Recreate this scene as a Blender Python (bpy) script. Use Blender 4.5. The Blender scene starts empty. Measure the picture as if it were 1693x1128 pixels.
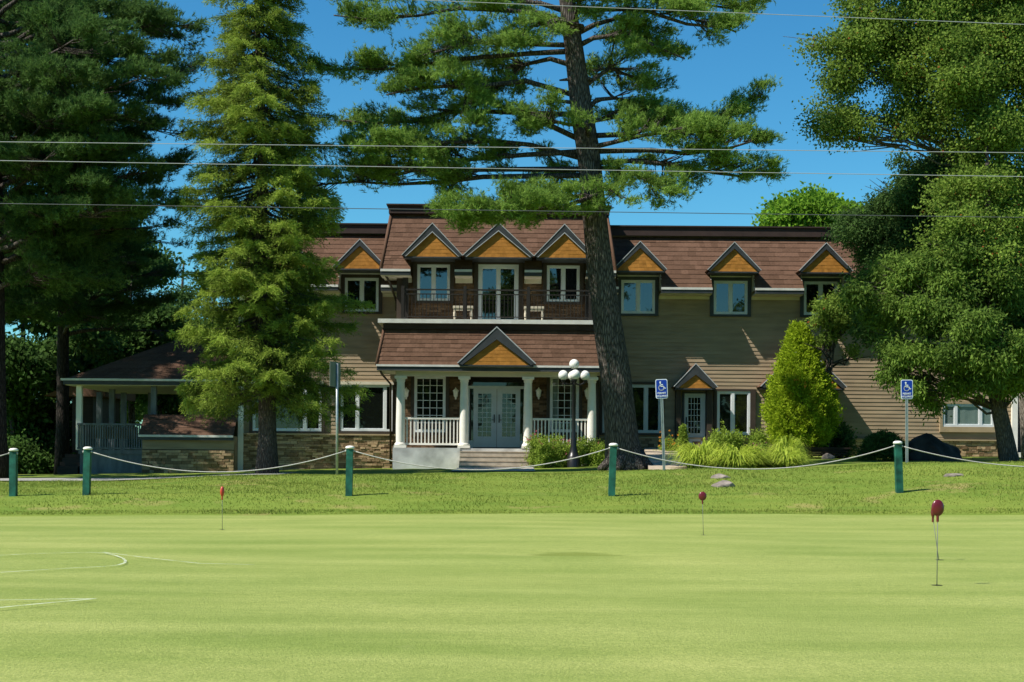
import bpy, math, random
import numpy as np
from mathutils import Vector, Matrix
random.seed(7)
RNG = np.random.default_rng(11)
scene = bpy.context.scene
COL = scene.collection
F = 2400.0; HY = 765.0; CX = 846.5; EYE = 1.1; ROLL = math.radians(0.45)

def P(px, py, D):
    """photo pixel at distance D -> world point (camera at origin, eye height EYE)"""
    dx, dy = px - CX, py - HY
    c, s = math.cos(ROLL), math.sin(ROLL)
    x = dx * c + dy * s
    y = -dx * s + dy * c
    return (x * D / F, D, EYE - y * D / F)
def PX(px, D, py=600): return P(px, py, D)[0]
def PZ(px, py, D): return P(px, py, D)[2]

# ------------------------------------------------------------------ ground height
GX = [-20, -12, -6, 0, 6, 12, 20]
GY = [-30, 12, 24, 30.3, 33, 38, 45, 54.5, 70, 140]
GZ = [[0]*7, [0]*7, [-.06,-.04,-.02,0,.0,.02,.04],
      [-.17,-.13,-.06,0,.04,.08,.13], [.17,.26,.34,.33,.40,.58,.7],
      [.40,.48,.70,.79,.97,1.18,1.3], [.42,.53,.74,.82,.95,1.2,1.32], [.45,.63,.83,.98,1.22,1.44,1.46],
      [.5,.6,.8,1,1.2,1.4,1.5],[1,1,1,1.2,1.4,1.6,1.8]]
_gx, _gy, _gz = np.array(GX, float), np.array(GY, float), np.array(GZ, float)
def ground(x, y):
    x = np.clip(np.asarray(x, float), -20, 20); y = np.clip(np.asarray(y, float), -30, 139.9)
    i = np.clip(np.searchsorted(_gx, x, side='right') - 1, 0, len(GX) - 2)
    j = np.clip(np.searchsorted(_gy, y, side='right') - 1, 0, len(GY) - 2)
    u = (x - _gx[i]) / (_gx[i+1] - _gx[i]); v = (y - _gy[j]) / (_gy[j+1] - _gy[j])
    u = u*u*(3-2*u)
    z = (_gz[j,i]*(1-u) + _gz[j,i+1]*u)*(1-v) + (_gz[j+1,i]*(1-u) + _gz[j+1,i+1]*u)*v
    return z
def g(x, y): return float(ground(x, y))

# ------------------------------------------------------------------ materials
def newmat(name):
    m = bpy.data.materials.new(name); m.use_nodes = True
    nt = m.node_tree; nt.nodes.clear()
    o = nt.nodes.new('ShaderNodeOutputMaterial'); b = nt.nodes.new('ShaderNodeBsdfPrincipled')
    nt.links.new(b.outputs[0], o.inputs[0])
    return m, nt, b, o
def N(nt, t, **k):
    n = nt.nodes.new(t)
    for a, v in k.items():
        if a in n.inputs.keys(): n.inputs[a].default_value = v
        else: setattr(n, a, v)
    return n
def mixc(nt, fac, a, b, mode='MIX'):
    n = nt.nodes.new('ShaderNodeMix'); n.data_type = 'RGBA'; n.blend_type = mode
    for sock, v in ((n.inputs[0], fac), (n.inputs[6], a), (n.inputs[7], b)):
        if hasattr(v, 'is_linked') or hasattr(v, 'links'): nt.links.new(v, sock)
        elif isinstance(v, (int, float)): sock.default_value = v
        else: sock.default_value = (*v, 1)
    return n.outputs[2]
def ramp(nt, src, p0, p1, c0=(0,0,0), c1=(1,1,1)):
    r = nt.nodes.new('ShaderNodeValToRGB'); nt.links.new(src, r.inputs[0])
    e = r.color_ramp.elements; e[0].position = p0; e[1].position = p1
    e[0].color = (*c0, 1); e[1].color = (*c1, 1)
    return r.outputs[0]
def noise(nt, scale, detail=3, vec=None, rough=.5):
    n = nt.nodes.new('ShaderNodeTexNoise'); n.inputs['Scale'].default_value = scale
    n.inputs['Detail'].default_value = detail; n.inputs['Roughness'].default_value = rough
    if vec: nt.links.new(vec, n.inputs['Vector'])
    return n.outputs[0]
def objco(nt, scale=(1,1,1)):
    t = nt.nodes.new('ShaderNodeTexCoord'); m = nt.nodes.new('ShaderNodeMapping')
    m.inputs['Scale'].default_value = scale
    nt.links.new(t.outputs['Object'], m.inputs[0]); return m.outputs[0]
def bump(nt, b, h, strength=.3, dist=.02):
    n = nt.nodes.new('ShaderNodeBump'); n.inputs['Strength'].default_value = strength
    n.inputs['Distance'].default_value = dist
    nt.links.new(h, n.inputs['Height']); nt.links.new(n.outputs[0], b.inputs['Normal'])
def plain(name, col, rough=.6, var=.12, scale=6, spec=.3, metal=0, bmp=.1, stretch=(1,1,1)):
    m, nt, b, o = newmat(name)
    v = objco(nt, stretch); n = noise(nt, scale, 5, v)
    dk = tuple(c*(1-var*1.6) for c in col); lt = tuple(min(1, c*(1+var)) for c in col)
    nt.links.new(ramp(nt, n, .3, .7, dk, lt), b.inputs['Base Color'])
    b.inputs['Roughness'].default_value = rough; b.inputs['Specular IOR Level'].default_value = spec
    b.inputs['Metallic'].default_value = metal
    if bmp: bump(nt, b, noise(nt, scale*6, 4, v), bmp, .01)
    return m
def tinted(name, col, var=.25, rough=.8, spec=.2, bmp=.4, hue=None, nscale=20):
    """colour varied per element by the 'tint' attribute (each stone, shingle...)"""
    m, nt, b, o = newmat(name)
    a = nt.nodes.new('ShaderNodeAttribute'); a.attribute_name = 'tint'
    c0 = tuple(c*(1-var) for c in col); c1 = tuple(min(1,c*(1+var)) for c in (hue or col))
    c = ramp(nt, a.outputs['Fac'], 0, 1, c0, c1)
    n = noise(nt, nscale, 5, objco(nt))
    c = mixc(nt, .35, c, ramp(nt, n, .3, .7, (.3,.3,.3), (1,1,1)), 'MULTIPLY')
    nt.links.new(c, b.inputs['Base Color'])
    b.inputs['Roughness'].default_value = rough; b.inputs['Specular IOR Level'].default_value = spec
    if bmp: bump(nt, b, n, bmp, .02)
    return m
def leafmat(name, dark, light, trans=.35, clump=1.2, tip=None):
    m, nt, b, o = newmat(name)
    a = nt.nodes.new('ShaderNodeAttribute'); a.attribute_name = 'tint'
    n = noise(nt, clump, 3, objco(nt))
    f = nt.nodes.new('ShaderNodeMath'); f.operation = 'MULTIPLY_ADD'
    nt.links.new(a.outputs['Fac'], f.inputs[0]); f.inputs[1].default_value = .6
    h = nt.nodes.new('ShaderNodeMath'); h.operation = 'MULTIPLY'
    nt.links.new(n, h.inputs[0]); h.inputs[1].default_value = .45; nt.links.new(h.outputs[0], f.inputs[2])
    c = ramp(nt, f.outputs[0], .1, .85, dark, light)
    if tip:
        t = ramp(nt, a.outputs['Fac'], .985, .99); c = mixc(nt, t, c, tip)
    b.inputs['Roughness'].default_value = .7; b.inputs['Specular IOR Level'].default_value = .07
    nt.links.new(c, b.inputs['Base Color'])
    tr = nt.nodes.new('ShaderNodeBsdfTranslucent'); nt.links.new(c, tr.inputs[0])
    mx = nt.nodes.new('ShaderNodeMixShader'); mx.inputs[0].default_value = trans
    nt.links.new(b.outputs[0], mx.inputs[1]); nt.links.new(tr.outputs[0], mx.inputs[2])
    nt.links.new(mx.outputs[0], o.inputs[0])
    return m
def barkmat(name, c0, c1, sc=3.5):
    m, nt, b, o = newmat(name)
    v = objco(nt, (sc*2.2, sc*2.2, sc*.45))
    w = nt.nodes.new('ShaderNodeTexVoronoi'); w.feature = 'DISTANCE_TO_EDGE'; w.inputs['Scale'].default_value = 2.2
    nt.links.new(v, w.inputs['Vector'])
    n = noise(nt, 5, 6, v)
    f = mixc(nt, .5, w.outputs['Distance'], n, 'ADD')
    nt.links.new(ramp(nt, f, .25, .85, c0, c1), b.inputs['Base Color'])
    b.inputs['Roughness'].default_value = .95; b.inputs['Specular IOR Level'].default_value = .1
    bump(nt, b, f, 1, .06)
    return m
def glassmat(name, base=(.006,.008,.008), ior=2.1):
    m, nt, b, o = newmat(name)
    b.inputs['Base Color'].default_value = (*base, 1); b.inputs['Roughness'].default_value = .015
    b.inputs['IOR'].default_value = ior
    bump(nt, b, noise(nt, 1.3, 1, objco(nt)), .12, .02)
    return m
def clearglass(name):
    m, nt, b, o = newmat(name)
    t = nt.nodes.new('ShaderNodeBsdfTransparent'); t.inputs[0].default_value = (.72,.8,.78,1)
    b.inputs['Base Color'].default_value = (.01,.012,.012,1); b.inputs['Roughness'].default_value = .02
    b.inputs['IOR'].default_value = 1.9
    mx = nt.nodes.new('ShaderNodeMixShader'); mx.inputs[0].default_value = .6
    nt.links.new(b.outputs[0], mx.inputs[1]); nt.links.new(t.outputs[0], mx.inputs[2]); nt.links.new(mx.outputs[0], o.inputs[0])
    return m

M = {}
M['siding'] = plain('siding_beige', (.325,.245,.155), .7, .15, .9, stretch=(1,1,6))
M['siding_trim'] = plain('trim_tan', (.36,.27,.16), .65, .08, 3)
M['brown_trim'] = plain('trim_brown', (.050,.036,.026), .6, .12, 4)
M['slate_trim'] = plain('trim_slate', (.045,.05,.055), .5, .15, 4)
M['metal_edge'] = plain('flashing', (.42,.44,.45), .4, .1, 5, metal=.0, spec=.5)
M['gutter'] = plain('gutter_white', (.62,.62,.58), .4, .08, 4)
M['white'] = plain('painted_white', (.82,.78,.69), .45, .05, 3)
M['win_white'] = plain('window_white', (.66,.68,.68), .4, .04, 3)
M['cream'] = plain('soffit_cream', (.60,.54,.42), .6, .06, 3)
M['door_grey'] = plain('door_grey', (.47,.52,.53), .5, .05, 3)
M['cedar'] = tinted('cedar_shingles', (.44,.19,.032), .12, .75, .2, .25, (.47,.205,.04), 6)
M['shingle'] = tinted('asphalt_shingles', (.118,.066,.042), .13, .92, .12, .6, (.135,.077,.051), 14)
M['band'] = plain('roof_band', (.045,.028,.024), .7, .15, 3)
M['stone'] = tinted('ledge_stone', (.29,.185,.10), .42, .9, .15, .8, (.38,.27,.16), 14)
M['brick'] = tinted('brown_brick', (.13,.075,.042), .35, .9, .12, .6, (.17,.105,.06), 25)
M['mortar'] = plain('mortar', (.10,.075,.052), .95, .2, 12)
M['concrete'] = plain('concrete_light', (.52,.52,.50), .85, .22, 2.2, bmp=.3)
M['step'] = plain('concrete_steps', (.40,.35,.28), .9, .15, 5, bmp=.3)
M['ramp'] = plain('paving_tan', (.42,.34,.25), .9, .15, 8, bmp=.5)
M['deckwood'] = plain('deck_grey', (.15,.165,.175), .8, .25, 4, stretch=(1,1,.3))
M['dark_iron'] = plain('dark_rail', (.025,.021,.019), .5, .1, 6)
M['black'] = plain('black_iron', (.012,.012,.013), .35, .1, 6, spec=.5)
M['green_paint'] = plain('green_post_paint', (.014,.105,.07), .6, .34, 5, bmp=.3)
M['rope'] = plain('white_rope', (.46,.44,.39), .85, .2, 60)
M['wire'] = plain('aluminium_wire', (.36,.37,.38), .4, .05, 2, spec=.5, bmp=0)
M['wire2'] = plain('dark_wire', (.08,.085,.09), .5, .05, 2, bmp=0)
M['galv'] = plain('galvanised_steel', (.38,.41,.40), .4, .12, 7, metal=.5)
M['rodsteel'] = plain('rod_steel', (.16,.17,.15), .5, .15, 7, bmp=0)
M['signblue'] = plain('sign_blue', (.008,.045,.33), .4, .05, 3, bmp=0)
M['signwhite'] = plain('sign_white', (.75,.78,.8), .4, .04, 3, bmp=0)
M['signback'] = plain('sign_back', (.16,.18,.15), .5, .1, 3)
M['globe'] = plain('frosted_globe', (.82,.81,.76), .3, .02, 3, spec=.5, bmp=0)
M['red'] = plain('red_plastic', (.13,.010,.016), .28, .1, 8, spec=.6, bmp=0)
M['pinkred'] = plain('faded_red', (.45,.04,.02), .4, .1, 8, spec=.5, bmp=0)
M['glass'] = glassmat('window_glass'); M['glass_low'] = glassmat('window_glass_lower', (.007,.009,.007), 1.6)
M['clear'] = clearglass('clear_glass')
M['curtain'] = plain('curtain_cloth', (.62,.66,.62), .9, .06, 4)
M['darkroom'] = plain('dark_interior', (.02,.02,.02), .9, .1, 3)
M['darkwood'] = plain('dark_wood', (.035,.022,.015), .7, .3, 5, stretch=(.3,1,3))
M['rock'] = plain('rock', (.24,.20,.17), .9, .35, 4, bmp=.9)
M['rockdark'] = plain('boulder_dark', (.035,.032,.03), .9, .35, 3, bmp=1)
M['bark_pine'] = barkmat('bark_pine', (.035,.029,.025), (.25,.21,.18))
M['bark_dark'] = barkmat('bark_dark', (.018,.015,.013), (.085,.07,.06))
M['bark_grey'] = barkmat('bark_spruce', (.05,.042,.036), (.20,.17,.14), 5)
M['bark_pale'] = barkmat('bark_birch', (.12,.10,.08), (.45,.42,.36), 4)
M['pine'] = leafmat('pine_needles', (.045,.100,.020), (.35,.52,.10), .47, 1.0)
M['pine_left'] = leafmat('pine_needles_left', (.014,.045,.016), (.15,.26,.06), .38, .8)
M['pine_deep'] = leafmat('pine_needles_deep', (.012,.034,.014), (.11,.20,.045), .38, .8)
M['spruce'] = leafmat('spruce_needles', (.022,.050,.012), (.34,.44,.065), .38, 1.6)
M['birch'] = leafmat('birch_leaves', (.045,.09,.014), (.30,.42,.07), .48, 1.1, (.35,.10,.03))
M['maple'] = leafmat('maple_leaves', (.06,.13,.012), (.26,.46,.04), .45, .8)
M['cedarleaf'] = leafmat('cedar_foliage', (.022,.055,.012), (.24,.36,.06), .42, 1.2)
M['darkever'] = leafmat('dark_evergreen', (.014,.038,.014), (.13,.23,.055), .42, 1.0)
M['forest'] = leafmat('forest_leaves', (.014,.04,.014), (.12,.22,.045), .45, .5)
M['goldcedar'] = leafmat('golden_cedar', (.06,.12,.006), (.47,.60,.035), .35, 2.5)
M['grassorn'] = leafmat('ornamental_grass', (.20,.30,.03), (.60,.68,.10), .4, 2.0)
M['herb'] = leafmat('garden_herbs', (.10,.17,.02), (.38,.50,.08), .4, 3)
M['flower_pink'] = leafmat('pink_petals', (.45,.08,.12), (.75,.30,.32), .3, 3)
M['flower_orange'] = leafmat('orange_petals', (.6,.20,.02), (.8,.42,.06), .3, 3)
M['bankgrass'] = leafmat('bank_grass_blades', (.12,.19,.02), (.33,.36,.085), .4, .45)

# ------------------------------------------------------------------ mesh helpers
class MB:
    """collects faces and links them as ONE mesh object"""
    def __init__(s): s.v=[]; s.f=[]; s.mi=[]; s.t=[]; s.m=0; s.sm=[]; s.smooth=False
    def quad(s, pts, t=None):
        n=len(s.v); s.v.extend([tuple(p) for p in pts]); s.f.append(tuple(range(n, n+len(pts))))
        s.mi.append(s.m); s.t.append(random.random() if t is None else t); s.sm.append(s.smooth)
    def box(s, x0,x1,y0,y1,z0,z1, t=None):
        t = random.random() if t is None else t
        c=[(x0,y0,z0),(x1,y0,z0),(x1,y1,z0),(x0,y1,z0),(x0,y0,z1),(x1,y0,z1),(x1,y1,z1),(x0,y1,z1)]
        n=len(s.v); s.v.extend(c)
        for f in ((0,1,5,4),(1,2,6,5),(2,3,7,6),(3,0,4,7),(4,5,6,7),(3,2,1,0)):
            s.f.append(tuple(n+i for i in f)); s.mi.append(s.m); s.t.append(t); s.sm.append(False)
        return s
    def prism(s, poly, y0, y1, t=None):
        """poly of (x,z) counter-clockwise seen from -Y, extruded along y"""
        t = random.random() if t is None else t
        k=len(poly)
        s.quad([(x,y0,z) for x,z in poly], t); s.quad([(x,y1,z) for x,z in reversed(poly)], t)
        for i in range(k):
            a=poly[i]; b=poly[(i+1)%k]
            s.quad([(a[0],y0,a[1]),(a[0],y1,a[1]),(b[0],y1,b[1]),(b[0],y0,b[1])], t)
        return s
    def bar(s, a, b, w, h=None, t=None):
        """rectangular bar from a to b"""
        a=Vector(a); b=Vector(b); h=h or w; d=(b-a).normalized()
        up=Vector((0,0,1)) if abs(d.z)<.95 else Vector((0,1,0))
        r=d.cross(up).normalized()*w/2; u=r.cross(d).normalized()*h/2
        A=[a+r+u,a-r+u,a-r-u,a+r-u]; B=[p+(b-a) for p in A]
        t = random.random() if t is None else t
        s.quad(A[::-1],t) if False else s.quad(A,t); s.quad(B[::-1],t)
        for i in range(4): s.quad([A[i],B[i],B[(i+1)%4],A[(i+1)%4]][::-1],t)
        return s
    def tube(s, pts, rads, seg=10, wob=0, cap=True):
        pts=[Vector(p) for p in pts]; n=len(s.v); K=len(pts)
        ph=[random.random()*6.28 for _ in range(3)]
        prev=None
        for i,p in enumerate(pts):
            d=(pts[min(i+1,K-1)]-pts[max(i-1,0)]).normalized()
            if prev is None:
                up=Vector((0,1,0)) if abs(d.y)<.9 else Vector((1,0,0)); r=d.cross(up).normalized()
            else: r=(prev-d*prev.dot(d)).normalized()
            prev=r; u=d.cross(r).normalized()
            for k in range(seg):
                a=2*math.pi*k/seg; rr=rads[i]*(1+wob*(math.sin(3*a+ph[0]+i*.35)*.6+math.sin(5*a+ph[1]-i*.5)*.4))
                s.v.append(tuple(p+r*math.cos(a)*rr+u*math.sin(a)*rr))
        for i in range(K-1):
            for k in range(seg):
                a=n+i*seg+k; b=n+i*seg+(k+1)%seg
                s.f.append((a,b,b+seg,a+seg)); s.mi.append(s.m); s.t.append(.5); s.sm.append(True)
        if cap:
            s.f.append(tuple(n+k for k in range(seg))[::-1]); s.mi.append(s.m); s.t.append(.5); s.sm.append(False)
            s.f.append(tuple(n+(K-1)*seg+k for k in range(seg))); s.mi.append(s.m); s.t.append(.5); s.sm.append(False)
        return s
    def lathe(s, c, prof, seg=16):
        """prof: (radius, z) list"""
        n=len(s.v)
        for r,z in prof:
            for k in range(seg):
                a=2*math.pi*k/seg; s.v.append((c[0]+r*math.cos(a), c[1]+r*math.sin(a), c[2]+z))
        for i in range(len(prof)-1):
            for k in range(seg):
                a=n+i*seg+k; b=n+i*seg+(k+1)%seg
                s.f.append((a,b,b+seg,a+seg)); s.mi.append(s.m); s.t.append(.5); s.sm.append(True)
        return s
    def sphere(s, c, r, seg=16):
        pr=[(max(1e-4,r*math.sin(math.pi*i/10)), -r*math.cos(math.pi*i/10)) for i in range(11)]
        return s.lathe(c, pr, seg)
    def build(s, name, mats, parent=None, label=None):
        if not isinstance(mats,(list,tuple)): mats=[mats]
        me=bpy.data.meshes.new(name); me.from_pydata(s.v, [], s.f)
        for m in mats: me.materials.append(m)
        me.polygons.foreach_set('material_index', s.mi); me.polygons.foreach_set('use_smooth', s.sm)
        at=me.attributes.new('tint','FLOAT','FACE'); at.data.foreach_set('value', s.t)
        me.update(); o=bpy.data.objects.new(name, me); COL.objects.link(o)
        if parent is not None: o.parent=parent; o.matrix_parent_inverse=wm(parent).inverted()
        if label: o['label']=label
        return o
def wm(o):
    m=Matrix.LocRotScale(o.location, o.rotation_euler, o.scale)
    if o.parent is not None: m = wm(o.parent) @ o.matrix_parent_inverse @ m
    return m
def thing(name, label, cat, loc=(0,0,0), group=None):
    o=bpy.data.objects.new(name,None); COL.objects.link(o); o.location=loc; o.empty_display_size=.3
    o['label']=label; o['category']=cat
    if group: o['group']=group
    return o
def tag(o, label, cat, group=None, kind=None):
    if kind: o['kind']=kind
    if label: o['label']=label
    if cat: o['category']=cat
    if group: o['group']=group
    return o
def copy_tree(o, delta, parent=None):
    c=o.copy(); COL.objects.link(c)
    if parent is not None: c.parent=parent
    else: c.location = Vector(o.location)+Vector(delta)
    for ch in list(o.children):
        k=copy_tree(ch, delta, c)
    return c
def fastmesh(name, V, nper, mat, tint, parent=None, normals_up=False):
    """V: (n*nper,3) vertices of n separate faces with nper corners"""
    n=len(V)//nper
    me=bpy.data.meshes.new(name); me.vertices.add(len(V)); me.vertices.foreach_set('co', np.ascontiguousarray(V,dtype=np.float32).ravel())
    me.loops.add(len(V)); me.loops.foreach_set('vertex_index', np.arange(len(V),dtype=np.int32))
    me.polygons.add(n); me.polygons.foreach_set('loop_start', np.arange(0,len(V),nper,dtype=np.int32))
    me.materials.append(mat)
    at=me.attributes.new('tint','FLOAT','FACE'); at.data.foreach_set('value', np.ascontiguousarray(tint,dtype=np.float32))
    me.update(calc_edges=True); me.validate()
    o=bpy.data.objects.new(name,me); COL.objects.link(o)
    if parent is not None: o.parent=parent; o.matrix_parent_inverse=wm(parent).inverted()
    return o
# ================================================================== LODGE
def cal(v, z): return v(z) if callable(v) else v
def lapped(mb, x0, x1, z0, z1, yf, course=.145, lip=.02, tabs=None, base=0.0, flip=None):
    """overlapping boards / shingle courses on a wall (yf const) or a slope (yf(z))"""
    k=math.floor((z0-base)/course)
    while base+k*course < z1-1e-4:
        za=max(z0, base+k*course); zb=min(z1, base+(k+1)*course); k+=1
        if zb-za<.01: continue
        xa0,xb0=cal(x0,za),cal(x1,za); xa1,xb1=cal(x0,zb),cal(x1,zb)
        ya,yb=cal(yf,za),cal(yf,zb)
        cuts=[0.0]
        L=max(.01, xb0-xa0)
        if tabs:
            p=-random.random()*tabs
            while p<L:
                p+=tabs*random.uniform(.6,1.4)
                if 0<p<L: cuts.append(p/L)
        cuts.append(1.0)
        for i in range(len(cuts)-1):
            c0,c1=cuts[i],cuts[i+1]; l=lip*(random.uniform(.7,1.25) if tabs else 1)
            A=(xa0+(xb0-xa0)*c0, ya-l, za); B=(xa0+(xb0-xa0)*c1, ya-l, za)
            C=(xa1+(xb1-xa1)*c1, yb-.002, zb); D=(xa1+(xb1-xa1)*c0, yb-.002, zb)
            t=random.random()
            mb.quad([A,B,C,D],t)
            mb.quad([(A[0],ya+.01,za),(B[0],ya+.01,za),B,A],t)
YW=54.5; YC=53.3; YP=51.5
def xw(px,D=YW): return PX(px,D)
lodge=thing('lodge_building','long two storey beige clapboard lodge with brown shingled mansard roof and central porch','building',(xw(823),YW,.9))
XL=xw(398); XR=xw(1679); XCL=PX(656,YC); XCR=2*PX(823,YC)-XCL
ZS=2.12; ZG=.3; ZE=7.61; ZT=10.12
YE=53.68; YT=55.25
def ywing(z): return YE+(z-ZE)/(ZT-.45-ZE)*(YT-YE)
ZCE=8.05; ZCT=10.66; YCE=52.5; YCT=54.1
def ycen(z): return YCE+(z-ZCE)/(ZCT-.35-ZCE)*(YCT-YCE)
# --- walls
w=MB()
lapped(w, XL, XCL+.1, ZS, ZE-.02, YW)
lapped(w, XCR-.1, XR, ZS, ZE-.02, YW)
w.box(XL,XR,YW+.02,YW+.2,ZG,ZE+.95)
w.box(XL,XL+.2,YW+.2,YW+11,ZG,ZE+.4); w.box(XR-.2,XR,YW+.2,YW+11,ZG,ZE+.4)
w.box(XL+.2,XR-.2,YW+10.8,YW+11,ZG,ZE+.4)
w.build('clapboard_wall', M['siding'], lodge)
for x_ in ((XL-.06,XL+.14),(XR-.16,XR+.05)):
    w=MB(); w.box(x_[0],x_[1],YW-.15,YW+.05,ZG+.2,ZE-.05); w.build('corner_board', M['white'], lodge)
# --- stone base : individual ledge stones
s=MB()
def stones(x0,x1,z0f,z1,y):
    s.m=1; s.box(x0,x1,y+.001,y+.1,ZG,z1-.01); s.m=0
    z=z1-.04
    while z>ZG+.2:
        h=random.uniform(.06,.12); x=x0
        while x<x1:
            L=random.uniform(.13,.42); xe=min(x+L,x1)
            if z>z0f((x+xe)/2)-.2: 
                d=random.uniform(.02,.085)
                s.box(x+.004,xe-.004,y-d,y,z-h+.006,z-.003)
            x=xe
        z-=h
stones(XL,XCL,lambda x:g(x,YW),ZS,YW-.02); stones(XCR,XR,lambda x:g(x,YW),ZS-.03,YW-.02)
s.m=2; s.box(XL-.02,XCL-.05,YW-.14,YW-.005,ZS-.045,ZS+.01); s.box(XCR+.05,XR,YW-.14,YW-.005,ZS-.075,ZS-.02)
s.build('stone_base',[M['stone'],M['mortar'],M['siding_trim']],lodge)
# --- central brick walls
b=MB()
def bricks(x0,x1,z0,z1,y):
    b.m=1; b.box(x0,x1,y+.001,y+.2,z0,z1); b.m=0
    z=z0; r=0
    while z<z1-.03:
        ze=min(z+.085,z1); x=x0-(.15 if r%2 else 0)
        while x<x1:
            xa=max(x,x0); xe=min(x+.29,x1)
            if xe-xa>.02: b.box(xa+.004,xe-.004,y-random.uniform(.012,.03),y,z+.004,ze-.006)
            x+=.3
        z=ze; r+=1
ZF=1.60; ZB=6.17
b.m=0
bricks(XCL,XCR,ZF,4.45,YC); bricks(XCL,XCR,ZB,ZCE,YC)
b.m=1; b.box(XCL,XCR,YC+.2,YW-.02,4.45,ZCE); b.box(XCL,XCR,YC+.003,YC+.2,ZCE,8.95); b.box(XCL,XCR,YC+.2,YW-.02,ZG,4.45)
b.build('brick_wall',[M['brick'],M['mortar']],lodge)
for x0,x1 in ((XCL-.02,XCL+.22),(XCR-.22,XCR+.02)):
    for z_ in ((ZB,ZCE-.02),(ZF,4.33)):
        w=MB(); w.box(x0,x1,YC-.07,YC+.1,*z_); w.build('corner_trim', M['brown_trim'], lodge)
# --- windows ------------------------------------------------------------
def rect(x0,y0,x1,y1,D,shift=0):
    """pixel rectangle -> X0,X1,Z0,Z1 at distance D"""
    a=P(x0,(y0+y1)/2,D); c=P(x1,(y0+y1)/2,D)
    m=(x0+x1)/2
    return a[0],c[0],P(m,y1,D)[2],P(m,y0,D)[2]
def window(x0,x1,z0,z1,y,mull=(.5,),fw=.075,glass='glass',grid=None,trim=None,parent=lodge,fm='win_white',tm='brown_trim',head=False,name='window',curtain=None):
    f=MB()
    yb=y; yf=y-.06
    f.box(x0,x1,yf,yb,z1-fw,z1); f.box(x0,x1,yf-.01,yb,z0,z0+fw)
    f.box(x0,x0+fw,yf-.003,yb,z0+fw,z1-fw); f.box(x1-fw,x1,yf-.003,yb,z0+fw,z1-fw)
    xs=[x0+fw]
    for m in mull:
        xm=x0+(x1-x0)*m; f.box(xm-.055,xm+.055,yf-.002,yb,z0+fw,z1-fw); xs+= [xm-.055,xm+.055]
    xs.append(x1-fw)
    # sash lines inside each light
    for i in range(0,len(xs),2):
        a,c=xs[i],xs[i+1]; q=.03
        if c-a>.2:
            f.box(a,c,yf+.02,yb-.008,z1-fw-q,z1-fw); f.box(a,c,yf+.02,yb-.008,z0+fw,z0+fw+q)
            f.box(a,a+q,yf+.021,yb-.009,z0+fw+q,z1-fw-q); f.box(c-q,c,yf+.021,yb-.009,z0+fw+q,z1-fw-q)
    if grid:
        nc,nr=grid; a,c=x0+fw,x1-fw; p0,p1=z0+fw,z1-fw
        for i in range(1,nc): xx=a+(c-a)*i/nc; f.box(xx-.011,xx+.011,yf+.022,yb-.01,p0,p1)
        for i in range(1,nr): zz=p0+(p1-p0)*i/nr; f.box(a,c,yf+.024,yb-.01,zz-.011,zz+.011)
    if trim:
        l,r,bo,tp=trim; f.m=1
        f.box(x0-l,x1+r,yf-.03,yb+.02,z1,z1+tp); f.box(x0-l,x1+r,yf-.03,yb+.02,z0-bo,z0)
        f.box(x0-l,x0,yf-.032,yb+.02,z0,z1); f.box(x1,x1+r,yf-.032,yb+.02,z0,z1)
        if head: f.m=2; f.box(x0-l-.01,x1+r+.01,yf-.06,yb+.02,z1+tp,z1+tp+.045)
    o=f.build(name,[M[fm],M[tm],M['gutter']],parent)
    for i in range(0,len(xs),2):
        p=MB(); a,c=xs[i],xs[i+1]
        # a very slight tilt of each pane, as hung sashes have
        t=random.uniform(-.004,.004); yg=yb-.022
        p.quad([(a,yg+t,z0+fw),(c,yg-t,z0+fw),(c,yg-t,z1-fw),(a,yg+t,z1-fw)])
        p.build('pane',M[glass],o)
    if curtain:
        c_=MB()
        for a,c in curtain:
            n=14
            for k in range(n):
                u0=a+(c-a)*k/n; u1=a+(c-a)*(k+1)/n
                d=lambda j:.03*math.sin(j*1.9)
                c_.quad([(u0,yb+.012*(1+math.sin(k*1.9))*.5-.0155,z0+fw),(u1,yb+.012*(1+math.sin((k+1)*1.9))*.5-.0155,z0+fw),(u1,yb+.012*(1+math.sin((k+1)*1.9))*.5-.0155,z1-fw),(u0,yb+.012*(1+math.sin(k*1.9))*.5-.0155,z1-fw)],.5)
        c_.build('curtain',M['curtain'],o)
    return o
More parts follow.
